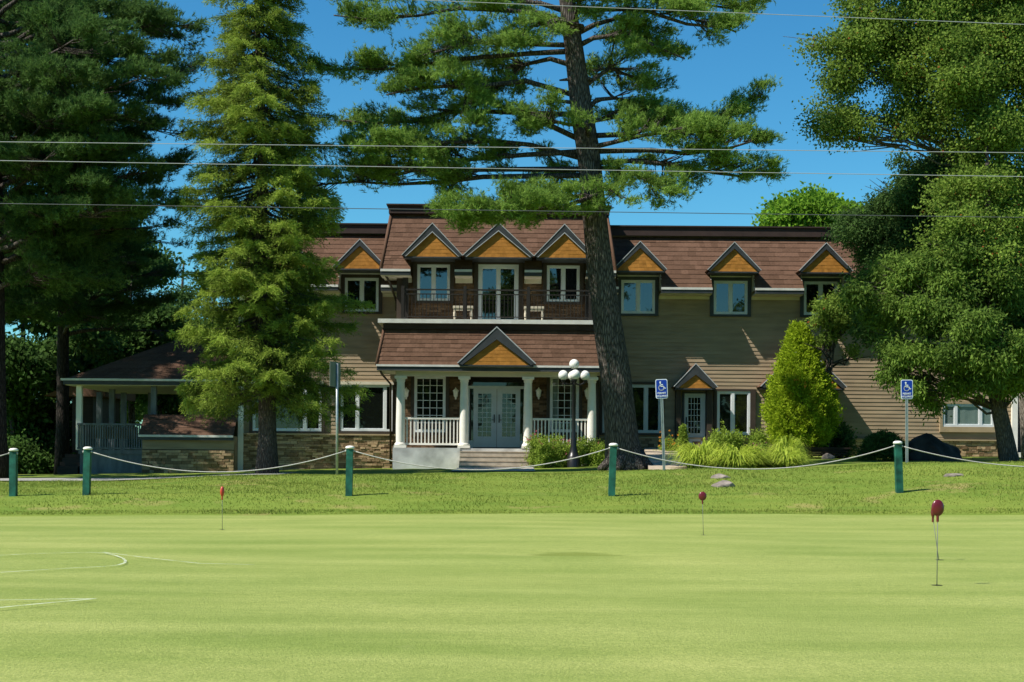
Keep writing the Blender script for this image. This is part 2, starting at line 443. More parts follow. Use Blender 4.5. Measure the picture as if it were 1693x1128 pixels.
# --- dormers -------------------------------------------------------------
def dormer(cx,hw,zb,za,yf,yback,name='dormer_gable',panel_in=.16,edge=.026,th=.125,inner=False,parent=lodge,panel_mat='cedar',board='slate_trim'):
    f=MB(); sl=(za-zb)/hw
    L=math.hypot(hw,za-zb); nx,nz=(za-zb)/L,hw/L     # unit normal of right slope
    for sg in (-1,1):
        # roof slab
        A=(cx,za); B=(cx+sg*hw,zb)
        tx,tz=sg*nx*.05,nz*.05
        poly=[A,B,(B[0]+tx,B[1]+tz),(cx,za+.05/nz)]
        if sg<0: poly=poly[::-1]
        poly=poly[::-1]
        f.m=0; f.prism(poly,yf+.02,yback)
        # barge board
        bx,bz=-sg*nx*th,-nz*th
        poly=[(cx,za+.04),(B[0]+tx*.6,B[1]+tz*.6),(B[0]+bx*.75,B[1]-.02),(cx,za-th/nz)]
        if sg>0: poly=poly[::-1]
        f.m=1; f.prism(poly,yf-.02,yf+.02)
        # drip edge
        e=edge
        poly=[(cx,za+.04+e/nz),(B[0]+tx*.6+sg*nx*e,B[1]+tz*.6+nz*e),(B[0]+tx*.6,B[1]+tz*.6),(cx,za+.04)]
        if sg>0: poly=poly[::-1]
        f.m=2; f.prism(poly,yf-.035,yf+.02)
        if inner:
            poly=[(cx,za-th/nz),(B[0]+bx*.75,B[1]-.02),(B[0]+bx*.75-sg*.03,B[1]-.02),(cx,za-th/nz-.035)]
            if sg>0: poly=poly[::-1]
            f.m=2; f.prism(poly,yf-.03,yf+.0)
    # dark cheeks and soffit below the gable
    f.m=1; f.box(cx-hw+.04,cx+hw-.04,yf+.02,yback,zb-.07,zb-.02)
    o=f.build(name,[M['shingle'],M[board],M['metal_edge']],parent)
    p=MB(); q=panel_in
    h2=za-th/nz-(zb-.02); w2=hw-th*.62
    def xl(z): return cx-w2*(1-(z-(zb-.02))/h2)
    def xr(z): return cx+w2*(1-(z-(zb-.02))/h2)
    lapped(p,xl,xr,zb-.02,za-th/nz,yf+.045,.13,.006,.16,base=zb-.02)
    p.quad([(cx-w2,yf+.06,zb-.02),(cx+w2,yf+.06,zb-.02),(cx,yf+.06,za-th/nz)])
    p.build('shingle_panel',M[panel_mat],o)
    return o
# wing dormers (frame rectangle, gable apex, base corners) measured at the wall
wing=[(484,458,518.5,1),(598,459,518,1),(1055,464,521,0),(1208,466,522,0),(1357,466.5,522.5,0)]
notch=[]
YG=53.42
for cx,yt,yb,left in wing:
    x0,x1,z0,z1=rect(cx-28,yt,cx+28,yb,YW-.1)
    z1=7.98 if True else z1; z0=6.72
    tr=.13
    window(x0,x1,z0,z1,YW-.02,trim=(tr,tr,.08,.13),head=True,tm='slate_trim' if not left else 'brown_trim')
    xm=(x0+x1)/2; notch.append((xm-.79,xm+.79))
    gz=P(cx,449,YG)[2]; 
    dormer(xm+ (0.02 if left else -.02),.96,8.22,9.22,YG,55.3)
    # reveals of the notch in the mansard
    for xx,d in ((xm-.79,-1),(xm+.79,1)):
        r=MB()
        xa,xb=(xx-.03,xx) if d<0 else (xx,xx+.03)
        r.quad([(xx,YE-.02,ZE-.05),(xx,YW,ZE-.05),(xx,YW,8.2),(xx,ywing(8.2),8.2)])
        r.quad([(xx+d*.03,YE-.02,ZE-.05),(xx+d*.03,YW,ZE-.05),(xx+d*.03,YW,8.2),(xx+d*.03,ywing(8.2),8.2)])
        r.quad([(xx,YE-.021,ZE-.05),(xx+d*.03,YE-.021,ZE-.05),(xx+d*.03,ywing(8.2)-.021,8.2),(xx,ywing(8.2)-.021,8.2)])
        r.build('window_reveal',M['gutter'],lodge)
# --- roofs
r=MB(); ZN=8.17
def wingroof(xa,xb):
    ns=sorted(n for n in notch if xa-1<n[0]<xb)
    x=xa
    for n0,n1 in ns+[(xb,None)]:
        if n0>x: lapped(r,x,n0,ZE,ZN,ywing,.19,.022,.34,base=ZE)
        x=n1
    lapped(r,xa,xb,ZN,ZT-.4,ywing,.19,.022,.34,base=ZE)
XCEL=PX(628,YCE); XCER=2*PX(823,YC)-XCEL
wingroof(XL-.25,XCEL+.6); wingroof(XCER-.6,XR+.3)
# wings: parapet band and flat deck
r.m=1
for xa,xb in ((XL-.25,XCEL+.9),(XCER-.9,XR+.3)):
    r.box(xa,xb,YT-.14,YT+.2,ZT-.36,ZT-.03); r.box(xa,xb,YT-.19,YT+.2,ZT-.03,ZT+.02)
    r.box(xa,xb,YT+.2,YW+11.1,ZT-.3,ZT-.1)
# end closures
for xx in (XL-.25,XR+.3):
    r.quad([(xx,YE,ZE),(xx,YW+11,ZE),(xx,YW+11,ZT-.2),(xx,YT,ZT-.1)])
# central mansard
r.m=0
tw=PX(645,YCT)-XCEL
def cl(z): return XCEL+.0+tw*(z-ZCE)/(ZCT-.35-ZCE)
def cr(z): return XCER-tw*(z-ZCE)/(ZCT-.35-ZCE)
cd=[]
# (cx, hw, apex z, base z, kind)
def zc(px,py,D=52.4): return P(px,py,D)[2]
XC=PX(823,YC)
cent=[(PX(714,YCE),1.0,'w'),(XC,1.2,'d'),(2*XC-PX(714,YCE),1.0,'w')]
ZCN=8.5
ns=[]
for xm,hw,k in cent:
    h=.80 if k=='w' else .95
    ns.append((xm-h,xm+h))
x=None
def seg(x0,x1,z0,z1): lapped(r,x0,x1,z0,z1,ycen,.19,.022,.34,base=ZCE)
seg(cl,ns[0][0],ZCE,ZCN); seg(ns[0][1],ns[1][0],ZCE,ZCN); seg(ns[1][1],ns[2][0],ZCE,ZCN); seg(ns[2][1],cr,ZCE,ZCN)
seg(cl,cr,ZCN,ZCT-.33)
for sgn,xe in ((-1,XCEL),(1,XCER)):
    xt=xe-sgn*tw
    r.quad([(xe,YCE,ZCE),(xe,YW+3,ZCE),(xt,YW+3,ZCT-.33),(xt,YCT,ZCT-.33)])
    r.tube([(xe,YCE-.01,ZCE),(xt,YCT-.01,ZCT-.33)],[.06,.06],6)
r.m=1
xt0,xt1=XCEL+tw,XCER-tw
r.box(xt0-.08,xt1+.08,YCT-.2,YCT+5,ZCT-.33,ZCT-.04); r.box(xt0-.16,xt1+.16,YCT-.28,YCT+5.1,ZCT-.04,ZCT+.01)
# eaves of central block (dark soffit void closed)
r.build('mansard_roof',[M['shingle'],M['band']],lodge)
for xm,hw,k in cent:
    x0,x1=(xm-.60,xm+.60) if k=='w' else (xm-.74,xm+.74)
    if k=='w': window(x0,x1,zc(714,498,YC),zc(714,438,YC),YC-.03,trim=(.15,.15,.09,.17),head=True)
    else:
        z1=zc(824,438,YC); z0=ZB+.03
        window(x0,x1,z0,z1,YC-.03,fw=.13,mull=(.5,),trim=(.15,.15,.0,.17),head=True,name='balcony_door',fm='win_white')
    ch=1.06 if k=='w' else 1.25
    dormer(xm,ch,zc(714,425),zc(714,425)+ (1.12 if k=='w' else 1.16),52.15,54.4,inner=True,th=.16)
# --- gutters, fascia, soffits
gt=MB(); GM=[M['gutter'],M['slate_trim'],M['cream']]
def eave(x0,x1,y,z,ywall,skips):
    x=x0
    for n0,n1 in sorted(skips)+[(x1,x1)]:
        if n0>x+.05:
            gt=MB(); gt.m=0; gt.box(x,n0,y-.10,y+.01,z-.075,z+.01)
            gt.m=1; gt.box(x,n0,y-.075,y+.02,z-.20,z-.075)
            gt.m=2; gt.box(x,n0,y+.02,ywall,z-.22,z-.17); gt.build('eave_gutter',GM,lodge)
        x=n1
eave(XL-.25,XCEL+.5,YE,ZE,YW,[n for n in notch if n[0]<0]); eave(XCER-.5,XR+.3,YE,ZE,YW,[n for n in notch if n[0]>0])
eave(XCEL,XCER,YCE,ZCE,YC,ns)
# frieze under the central eave and the sides of its overhang
gt.m=2
for p_ in ((XCEL+.05,XCL-.02),(XCR+.02,XCER-.05)): gt=MB(); gt.box(p_[0],p_[1],YCE+.1,YW+.2,ZCE-.24,ZCE-.19); gt.build('soffit',M['cream'],lodge)
for a,c in ((XCL,ns[0][0]),(ns[0][1],ns[1][0]),(ns[1][1],ns[2][0]),(ns[2][1],XCR)):
    gt=MB(); gt.box(a,c,YC-.06,YC+.0,ZCE-.38,ZCE-.22); gt.build('frieze_board',M['cream'],lodge)
for n in ():
    pass
xs=[XL-.25]+[v for n in sorted(notch) for v in n]
for a,c in ((XL,notch[0][0]),(notch[0][1],notch[1][0]),(notch[1][1],XCL),(XCR,notch[2][0]),(notch[2][1],notch[3][0]),(notch[3][1],notch[4][0]),(notch[4][1],XR)):
    gt=MB(); gt.box(a,c,YW-.05,YW+.0,ZE-.33,ZE-.2); gt.build('frieze_board',M['cream'],lodge)
d=MB()
d.tube([(XCEL+.12,YCE+.05,ZCE-.12),(XCEL+.3,YCE+.3,ZCE-.4),(XCL-.12,YW-.12,ZCE-.95),(XCL-.12,YW-.12,ZCE-1.3)],[.04]*4,8)
d.build('downspout',M['brown_trim'],lodge); d=MB()
d.tube([(PX(626,50.9),51.0,4.42),(PX(630,51),51.3,4.2),(PX(646,54.3),54.3,4.0),(PX(647,54.36),54.36,1.0)],[.04]*4,8)
d.build('downspout',M['brown_trim'],lodge)
# --- porch ---------------------------------------------------------------
XPL=PX(622,50.9); XPR=2*PX(821,50.9)-XPL
XBL=PX(630,YP); XBR=2*PX(821,YP)-XBL
ZPE=4.50; ZPT=5.82; YPE=50.95; YPT=51.65
def ypor(z): return YPE+(z-ZPE)/(ZPT-ZPE)*(YPT-YPE)
pr=MB()
pw=XBL-XPL+.08
lapped(pr,lambda z:XPL+pw*(z-ZPE)/(ZPT-ZPE),lambda z:XPR-pw*(z-ZPE)/(ZPT-ZPE),ZPE,ZPT,ypor,.16,.022,.34,base=ZPE)
for sg,xe in ((1,XPL),(-1,XPR)):
    pr.quad([(xe,YPE,ZPE),(xe,YW-.1,ZPE),(xe+sg*pw,YW-.1,ZPT),(xe+sg*pw,YPT,ZPT)])
    pr.tube([(xe,YPE-.01,ZPE),(xe+sg*pw,YPT-.01,ZPT)],[.05,.05],6)
pr.m=1; pr.box(XPL+pw-.02,XPR-pw+.02,YPT-.05,YC-.01,ZPT,ZB-.17)
pr.m=2; pr.box(XBL-.12,XBR+.12,YPT-.22,YC-.008,ZB-.15,ZB-.005)
pr.m=3; pr.box(XPL,XPR,YPE-.09,YPE+.01,ZPE-.06,ZPE+.01)
pr.m=4; pr.box(XPL+.02,XPR-.02,YPE-.06,YPE+.03,ZPE-.2,ZPE-.06)
pr.m=5; pr.box(XPL+.03,XPR-.03,YPE+.03,YC-.01,ZPE-.2,ZPE-.16)
pr.box(PX(655,YP),2*PX(821,YP)-PX(655,YP),YP-.13,YP+.13,4.14,4.30)
pr.build('porch_roof',[M['shingle'],M['band'],M['gutter'],M['gutter'],M['slate_trim'],M['cream']],lodge)
XG=PX(821,50.6)
dormer(XG,1.33,4.52,5.76,50.6,51.9,name='porch_gable',th=.27,edge=.035)
def column(x):
    c=MB()
    c.lathe((x,YP,0),[(.16,ZF+.16),(.165,ZF+.8),(.155,3.0),(.135,3.95)],20)
    c.lathe((x,YP,0),[(.20,ZF+.08),(.21,ZF+.11),(.20,ZF+.15),(.165,ZF+.18)],20)
    c.lathe((x,YP,0),[(.135,3.93),(.16,3.96),(.15,4.0),(.19,4.06)],20)
    c.box(x-.22,x+.22,YP-.22,YP+.22,ZF+.002,ZF+.09); c.box(x-.21,x+.21,YP-.21,YP+.21,4.05,4.138)
    c.build('porch_column',M['white'],lodge)
cols=[PX(663,YP),PX(768,YP),PX(873.5,YP),PX(979,YP)]
for x in cols: column(x)
def railing(x0,x1,y,z0,z1,n,mat,parent,bw=.045,name='porch_railing',post=None,toph=.07):
    rl=MB()
    rl.box(x0,x1,y-.05,y+.05,z1-toph,z1); rl.box(x0,x1,y-.03,y+.03,z0,z0+.07)
    for i in range(n):
        xx=x0+(x1-x0)*(i+.5)/n; rl.box(xx-bw/2,xx+bw/2,y-bw/2,y+bw/2,z0+.07,z1-toph)
    return rl.build(name,mat,parent)
railing(cols[0]+.17,cols[1]-.17,YP,ZF+.1,ZF+1.08,15,M['white'],lodge)
railing(cols[2]+.17,cols[3]-.17,YP,ZF+.1,ZF+1.08,15,M['white'],lodge)
st=MB()
xs0,xs1=cols[1]-.12,cols[2]+.25
st.box(cols[0]-.25,cols[1]-.12,YP-.25,YP+.2,ZG,ZF)          # painted concrete plinth
st.box(cols[1]-.12+.001,cols[3]+.25,YP-.2,YC-.02,ZG,ZF-.006)
st.box(cols[0]-.24,cols[1]-.12,YP+.2,YC-.02,ZG,ZF-.004)
st.box(cols[3]-.0,XCR,YP+.1,YC-.021,ZG,ZF-.01)
st.m=1
for i in range(4):
    st.box(xs0,xs1,YP-.2-.32*(i+1),YP-.2-.32*i-.001,ZG,ZF-.165*(i+1)+.02)
    st.m=2; st.box(xs0+.002,xs1-.002,YP-.2-.32*(i+1)-.015,YP-.2-.32*i-.002,ZF-.165*(i+1)+.021,ZF-.165*(i+1)+.05); st.m=1
st.build('porch_steps',[M['concrete'],M['step'],M['ramp']],lodge)
# porch windows and entry
x0,x1,z0,z1=rect(685,622,737,715,YC)
window(x0,x1,z0,z1,YC-.03,mull=(),grid=(4,7),trim=(.12,.12,.1,.12),glass='glass_low')
x0,x1,z0,z1=rect(909,622,957,715,YC)
window(x0,x1,z0,z1,YC-.03,mull=(),grid=(4,7),trim=(.12,.12,.1,.12),glass='clear',curtain=[(x0+.08,x0+.3),(x1-.3,x1-.08)])
ex0,ex1,_,_=rect(774,620,868,741,YC)
ezt=P(821,643,YC)[2]; ez2=P(821,622,YC)[2]
e=MB(); e.box(ex0-.1,ex1+.1,YC-.06,YC-.0005,ez2,ez2+.12); e.box(ex0-.12,ex0,YC-.06,YC-.0005,ZF,ez2); e.box(ex1,ex1+.12,YC-.06,YC-.0005,ZF,ez2)
e.m=1; e.box(ex0,ex1,YC-.08,YC-.001,ezt,ezt+.1)
eo=e.build('entry_surround',[M['slate_trim'],M['door_grey']],lodge)
t=MB(); t.quad([(ex0,YC-.032,ezt+.1),(ex1,YC-.032,ezt+.1),(ex1,YC-.032,ez2),(ex0,YC-.032,ez2)]); t.build('pane',M['glass_low'],eo)
ew=ex1-ex0
def door(x0,x1,z0,z1,y,gx0,gx1,gz0,gz1,grid,handle_x,name='entry_door',glass='glass_low',mat='door_grey',parent=lodge):
    f=MB(); 
    f.box(x0+.008,gx0,y-.05,y,z0,z1); f.box(gx1,x1-.008,y-.05,y,z0,z1); f.box(gx0,gx1,y-.05,y,z0,gz0); f.box(gx0,gx1,y-.05,y,gz1,z1)
    for a,c,p,q in ((gx0-.04,gx0,gz0-.04,gz1+.04),(gx1,gx1+.04,gz0-.04,gz1+.04)): f.box(a,c,y-.065,y-.051,p,q)
    f.box(gx0,gx1,y-.065,y-.051,gz1,gz1+.04); f.box(gx0,gx1,y-.065,y-.051,gz0-.04,gz0)
    nc,nr=grid
    for i in range(1,nc): xx=gx0+(gx1-gx0)*i/nc; f.box(xx-.01,xx+.01,y-.045,y-.012,gz0,gz1)
    for i in range(1,nr): zz=gz0+(gz1-gz0)*i/nr; f.box(gx0,gx1,y-.043,y-.012,zz-.01,zz+.01)
    o=f.build(name,M[mat],parent)
    p=MB(); p.quad([(gx0,y-.02,gz0),(gx1,y-.02,gz0),(gx1,y-.02,gz1),(gx0,y-.02,gz1)]); p.build('pane',M[glass],o)
    h=MB(); h.box(handle_x-.025,handle_x+.025,y-.075,y-.05,z0+.9,z0+1.2); h.bar((handle_x,y-.1,z0+1.0),(handle_x+.1*(1 if handle_x<(x0+x1)/2 else -1),y-.1,z0+1.0),.025); h.bar((handle_x,y-.1,z0+1.0),(handle_x,y-.06,z0+1.001),.025)
    h.build('handle',M['black'],o)
    return o
xm=PX(822,YC); dl=PX(783,YC); dr=2*xm-dl; zt=ezt-.002; zb_=ZF+.06
door(dl,xm,zb_,zt,YC-.01,PX(791,YC),PX(813,YC),ZF+.45,zt-.18,(3,9),xm-.09)
door(xm,dr,zb_,zt,YC-.01,PX(831,YC),PX(853,YC),ZF+.45,zt-.18,(3,9),xm+.09)
sd=MB(); sd.box(ex0,dl,YC-.05,YC-.003,ZF,ZF+.3); sd.box(ex0,ex0+.05,YC-.05,YC-.003,ZF+.3,zt); sd.box(dr,ex1,YC-.05,YC-.003,ZF,ZF+.3); sd.box(ex1-.05,ex1,YC-.05,YC-.003,ZF+.3,zt)
sd.m=1; sd.box(dl+.001,dr-.001,YC-.08,YC-.004,ZF,ZF+.06)
so=sd.build('sidelight',[M['door_grey'],M['slate_trim']],lodge)
p=MB(); p.quad([(ex0+.05,YC-.03,ZF+.3),(dl,YC-.03,ZF+.3),(dl,YC-.03,zt),(ex0+.05,YC-.03,zt)]); p.build('pane',M['glass_low'],so); p=MB(); p.quad([(dr,YC-.03,ZF+.3),(ex1-.05,YC-.03,ZF+.3),(ex1-.05,YC-.03,zt),(dr,YC-.03,zt)]); p.build('pane',M['glass_low'],so)
for px in (672,754,891,971):
    x=PX(px,YC-.1); z=P(px,650,YC-.1)[2]; l=MB()
    l.lathe((x,YC-.14,z),[(.001,-.24),(.03,-.22),(.035,-.16),(.075,-.12),(.095,.05),(.12,.08),(.02,.17),(.001,.22)],8)
    l.bar((x,YC-.0,z-.14),(x,YC-.13,z-.141),.03); l.build('wall_lantern',M['white'],lodge)
# balcony railing
zr0,zr1=ZB+.0,ZB+1.08
ry=YPT-.06
bp=[PX(665,ry),PX(768,ry),PX(873,ry),PX(976,ry)]
for i in range(3):
    rl=MB(); a,c=bp[i],bp[i+1]
    rl.box(a,c,ry-.03,ry+.03,zr1-.05,zr1); rl.box(a,c,ry-.02,ry+.02,zr1-.2,zr1-.165); rl.box(a,c,ry-.02,ry+.02,zr0+.08,zr0+.11)
    n=17
    for k in range(n): xx=a+(c-a)*(k+.5)/n; rl.box(xx-.011,xx+.011,ry-.011,ry+.011,zr0+.11,zr1-.2)
    rl.box(a-.055,a+.055,ry-.055,ry+.055,zr0+.002,zr1+.1)
    if i==2: rl.box(c-.055,c+.055,ry-.055,ry+.055,zr0+.002,zr1+.1)
    rl.build('balcony_railing',M['dark_iron'],lodge)
for xx in (bp[0],bp[3]):
    rl=MB()
    rl.box(xx-.03,xx+.03,ry+.06,YC-.09,zr1-.05,zr1-.001)
    for k in range(9): yy=ry+.2+k*.165; rl.box(xx-.011,xx+.011,yy,yy+.022,zr0+.05,zr1-.05)
    rl.box(xx-.1-.02,xx+.1-.02,YC-.26,YC-.09,zr0+.002,zr1+.75)
    rl.build('balcony_railing',M['dark_iron'],lodge)
# --- lower wing windows
def lowwin(x0,y0,x1,y1,mull,glass='glass_low',tr=(.12,.12,.1,.0),fm='win_white',curtain=None,**k):
    a,c,z0,z1=rect(x0,y0,x1,y1,YW-.06)
    cu=[(a+(c-a)*u,a+(c-a)*v) for u,v in curtain] if curtain else None
    return window(a,c,z0,z1,YW-.03,mull=mull,glass=glass,trim=tr,fm=fm,curtain=cu,fw=.08,**k),(a,c,z0,z1)
lowwin(418,636,532,713,(.22,.76)); lowwin(563,636,649,713,(.33,.86))
for a,c in ((414,536),(559,652)):
    hd=MB(); hd.box(PX(a,YW),PX(c,YW),YW-.16,YW-.005,P(560,636,YW)[2],P(560,631,YW)[2])
    hd.build('window_head',M['cream'],lodge)
lowwin(996,636,1093,716,(.25,.74),tr=(.1,.1,.08,.1),fm='door_grey')
lowwin(1185,647,1240,719,(.48,),tr=(.12,.2,.08,.08))
lowwin(1558,668,1643,706,(.26,.74),glass='clear',tr=(.1,.05,.2,.1),curtain=[(.04,.97)],tm='siding_trim')
# side door under its own little gable
YS=53.6
xd=PX(1150,YS); zb2=P(1150,641,YS)[2]; za2=P(1150,603,YS)[2]
def entry(cxp,hwp,yb,ya,ys,name,panel_mat='cedar'):
    xc=PX(cxp,ys); zb=P(cxp,yb,ys)[2]; za=P(cxp,ya,ys)[2]; hw=hwp*ys/F
    return xc,hw,zb,za,dormer(xc,hw,zb,za,ys,YW+.05,name=name,th=.24)
xc,hw,zb,za,o=entry(1150.5,35,641,604,53.65,'door_gable')
for s_ in (-.86,.62):
    k=MB(); k.box(xc+hw*s_,xc+hw*(s_+.24),YS+.5,YW-.0,1.1,zb-.06); k.build('gable_bracket',M['brown_trim'],lodge)
dx0,dx1,_,dzt=rect(1131,651,1166,730,YW-.05)
dz0=P(1150,722,YW)[2]-.0
dd=door(dx0,dx1,1.66,dzt,YW-.04,PX(1138,YW),PX(1158,YW),2.25,dzt-.15,(4,6),dx0+.08,name='side_door')
f=MB(); f.box(dx0-.07,dx0-.001,YW-.09,YW-.02,1.5,dzt+.07); f.box(dx1+.001,dx1+.07,YW-.09,YW-.02,1.5,dzt+.07); f.box(dx0,dx1,YW-.09,YW-.02,dzt+.002,dzt+.07)
f.build('door_frame',M['slate_trim'],lodge)
xc2,hw2,zb2,za2,o=entry(1329,70,641,572,53.55,'door_gable')
f=MB(); f.m=0; f.box(xc2-.9,xc2+.9,YW-.08,YW-.02,1.5,3.7); f.build('side_door',M['brown_trim'],lodge)
# recess with reddish door right of the corner board
f=MB(); f.box(XR+.05,XR+3.5,YW+1.5,YW+1.7,ZG,ZE); f.build('annexe_wall',M['brown_trim'],lodge)
f=MB(); f.box(XR-.2,XR+3.5,YW-1.2,YW+1.49,ZG,1.62); f.build('side_landing',M['concrete'],lodge)

# ================================================================== balcony benches
def bench(px):
    x=PX(px,52.3); y=52.3; z=ZB
    t=thing('balcony_bench','','bench',(x,y,z),group='white benches on the balcony')
    s=MB(); s.box(x-.36,x+.36,y-.18,y+.18,z+.47,z+.55); s.box(x-.33,x+.33,y-.15,y+.15,z+.40,z+.47); s.build('seat',M['cream'],t)
    for sx in (-.3,.3):
        for sy in (-.13,.13):
            l=MB(); l.lathe((x+sx,y+sy,z),[(.03,.0),(.045,.05),(.03,.1),(.05,.2),(.05,.3),(.03,.36),(.045,.399)],10); l.build('leg',M['cream'],t)
    return t
t=bench(765); t['label']='white turned-leg bench on the balcony left of the balcony doors'
t=bench(882); t['label']='white turned-leg bench on the balcony right of the balcony doors'

# ================================================================== pavilion on the left
YV=54.6
pav=thing('pavilion','shaded open pavilion with dark hipped roof and grey railing at left end of lodge','pavilion',(PX(220,YV),YV,.6))
def vx(px): return PX(px,YV)
ve0=vx(105); ve1=XL-.1; vz=P(105,627,YV)[2]; 
ax=vx(308); az=P(300,545,YV+3)[2]
rf=MB()
yb=YV+7
A=(ve0,YV,vz); B=(ve1,YV,vz); C=(ve1,yb,vz); D=(ve0,yb,vz); T=(ax,YV+3.2,az); T2=(ax+.6,YV+3.8,az)
def yv(z): return YV+3.2*(z-vz)/(az-vz)
lapped(rf,lambda z:ve0+(ax-ve0)*(z-vz)/(az-vz),lambda z:ve1+(ax+.6-ve1)*(z-vz)/(az-vz),vz,az,yv,.16,.02,.34,base=vz)
rf.quad([D,A,T]); rf.quad([B,C,T2,(ax+.6,YV+3.2,az)]); rf.quad([C,D,T,T2])
rf.m=1; rf.box(ve0,ve1,YV-.1,YV-.02,vz-.05,vz+.03); rf.box(ve0-.08,ve0,YV-.1,yb,vz-.05,vz+.03)
rf.m=2; rf.box(ve0+.01,ve1,YV-.06,YV-.0,vz-.2,vz-.05); rf.box(ve0+.0,ve0+.08,YV,yb,vz-.2,vz-.05)
rf.m=3; rf.box(ve0+.08,ve1,YV,yb,vz-.22,vz-.19)
rf.build('roof',[M['shingle'],M['gutter'],M['slate_trim'],M['cream']],pav)
zfl=P(200,744,YV)[2]
vp=[vx(131),vx(255),vx(158),vx(180)]
for i,(px,yy) in enumerate(((132,YV+.35),(255,YV+.35),(165,YV+5.8),(205,YV+5.8),(250,YV+5.8),(132,YV+5.8),(186,YV+3))):
    x=PX(px,yy); c=MB(); c.box(x-.1,x+.1,yy-.1,yy+.1,zfl,vz-.22); c.build('post',M['white'] if i<1 else M['deckwood'],pav)  # one post light as if sunlit, the rest greyed to imitate pavilion shade
dk=MB(); dk.box(vx(128),vx(250),YV+.2,yb-.3,zfl-.15,zfl); dk.m=1; dk.box(vx(130),vx(249),YV+.25,YV+.3,.3,zfl-.15); dk.build('deck',[M['deckwood'],M['deckwood']],pav)
o=railing(vx(126),vx(247),YV+.22,zfl+.02,zfl+1.0,30,M['deckwood'],pav,.05,name='railing')
bd=MB(); bd.box(vx(149),vx(226),YV+.28,YV+.32,zfl+.42,zfl+.86); bd.build('panel',M['siding_trim'],pav)
# steps
sp=MB()
for i in range(4): sp.box(vx(92),vx(126),YV+.3+.3*i,YV+3,.3,zfl-.16*(4-i)); 
sp.build('steps',M['darkwood'],pav)
bw=MB(); bw.box(ve0+1,ve1,yb-.2,yb,.3,1.6); bw.build('parapet',M['darkwood'],pav); bw=MB(); lapped(bw,vx(285),XL,1.0,vz-.2,YV+2.4); bw.box(vx(285),XL,YV+2.42,YV+2.6,.5,vz-.2); bw.build('back_wall',M['siding'],pav)
# low lean-to between pavilion and lodge
low=thing('lean_to','low shingled lean-to with stone base between pavilion and lodge','shed',(vx(320),YV-.6,.6))
lx0,lx1=vx(246),XL-.08; lz=P(320,720,53.6)[2]; lt=P(320,686,54.4)[2]; yl=53.6
lf=MB(); lapped(lf,lx0-.1,lx1,lz,lt,lambda z:yl+(z-lz)/(lt-lz)*.8,.15,.02,.34,base=lz); lf.quad([(lx0-.1,yl,lz),(lx0-.1,yl+.8,lt),(lx0-.1,YV,lt),(lx0-.1,YV,lz)])
lf.box(lx0-.1,lx1,yl+.8,YV+2,lt-.05,lt)
lf.m=1; lf.box(lx0-.1,lx1,yl-.09,yl,lz-.07,lz+.01); lf.m=2; lf.box(lx0-.1,lx1,yl-.06,yl,lz-.18,lz-.07)
lf.build('roof',[M['shingle'],M['gutter'],M['slate_trim']],low)
lf=MB(); lapped(lf,lx0,lx1,1.5,lz-.1,yl+.15); lf.box(lx0,lx1,yl+.17,YV+.2,.3,lz-.02); lf.build('wall',M['siding'],low)
s=MB(); stones(lx0,lx1,lambda x:.4,1.5,yl+.13); s.build('stone_base',[M['stone'],M['mortar']],low)
# outbuilding roof far left behind
ob=thing('outbuilding','dark low-roofed outbuilding glimpsed behind pavilion steps','shed',(PX(100,61),61,.6))
o_=MB(); x0=PX(72,61); x1=PX(150,61); z1=P(100,640,61)[2]; z0=P(100,655,61)[2]
o_.prism([(x0,z0),(x1+.6,z0),(x1+.6,z1+.25),(x0+.9,z1)],61,66); o_.build('roof',M['shingle'],ob)
o_=MB(); lapped(o_,x0+1.1,x1,.6,z0,61.4); o_.box(x0+1.1,x1,61.42,65.6,.4,z0); o_.build('wall',M['darkwood'],ob)
# ================================================================== GROUND
def sheet(name, xs, ys, off, mat, kind='structure', mask=None, extra=None):
    xs=np.array(xs); ys=np.array(ys); X,Y=np.meshgrid(xs,ys); Z=ground(X,Y)+off
    if extra is not None: Z=Z+extra(X,Y)
    nx,ny=len(xs),len(ys); me=bpy.data.meshes.new(name)
    idx=np.arange(nx*ny).reshape(ny,nx)
    f=np.stack([idx[:-1,:-1],idx[:-1,1:],idx[1:,1:],idx[1:,:-1]],-1).reshape(-1,4)
    if mask is not None:
        cx=(X[:-1,:-1]+X[1:,1:])/2; cy=(Y[:-1,:-1]+Y[1:,1:])/2
        f=f[mask(cx,cy).ravel()]
    me.from_pydata(np.stack([X,Y,Z],-1).reshape(-1,3).tolist(),[],f.tolist())
    me.polygons.foreach_set('use_smooth',[True]*len(f)); me.materials.append(mat); me.update()
    o=bpy.data.objects.new(name,me); COL.objects.link(o)
    if kind: o['kind']=kind
    return o
def edgeY(x):  # far edge of the putting green
    return 30.35+.12*np.sin(x*.35+1)+.05*np.sin(x*1.3)
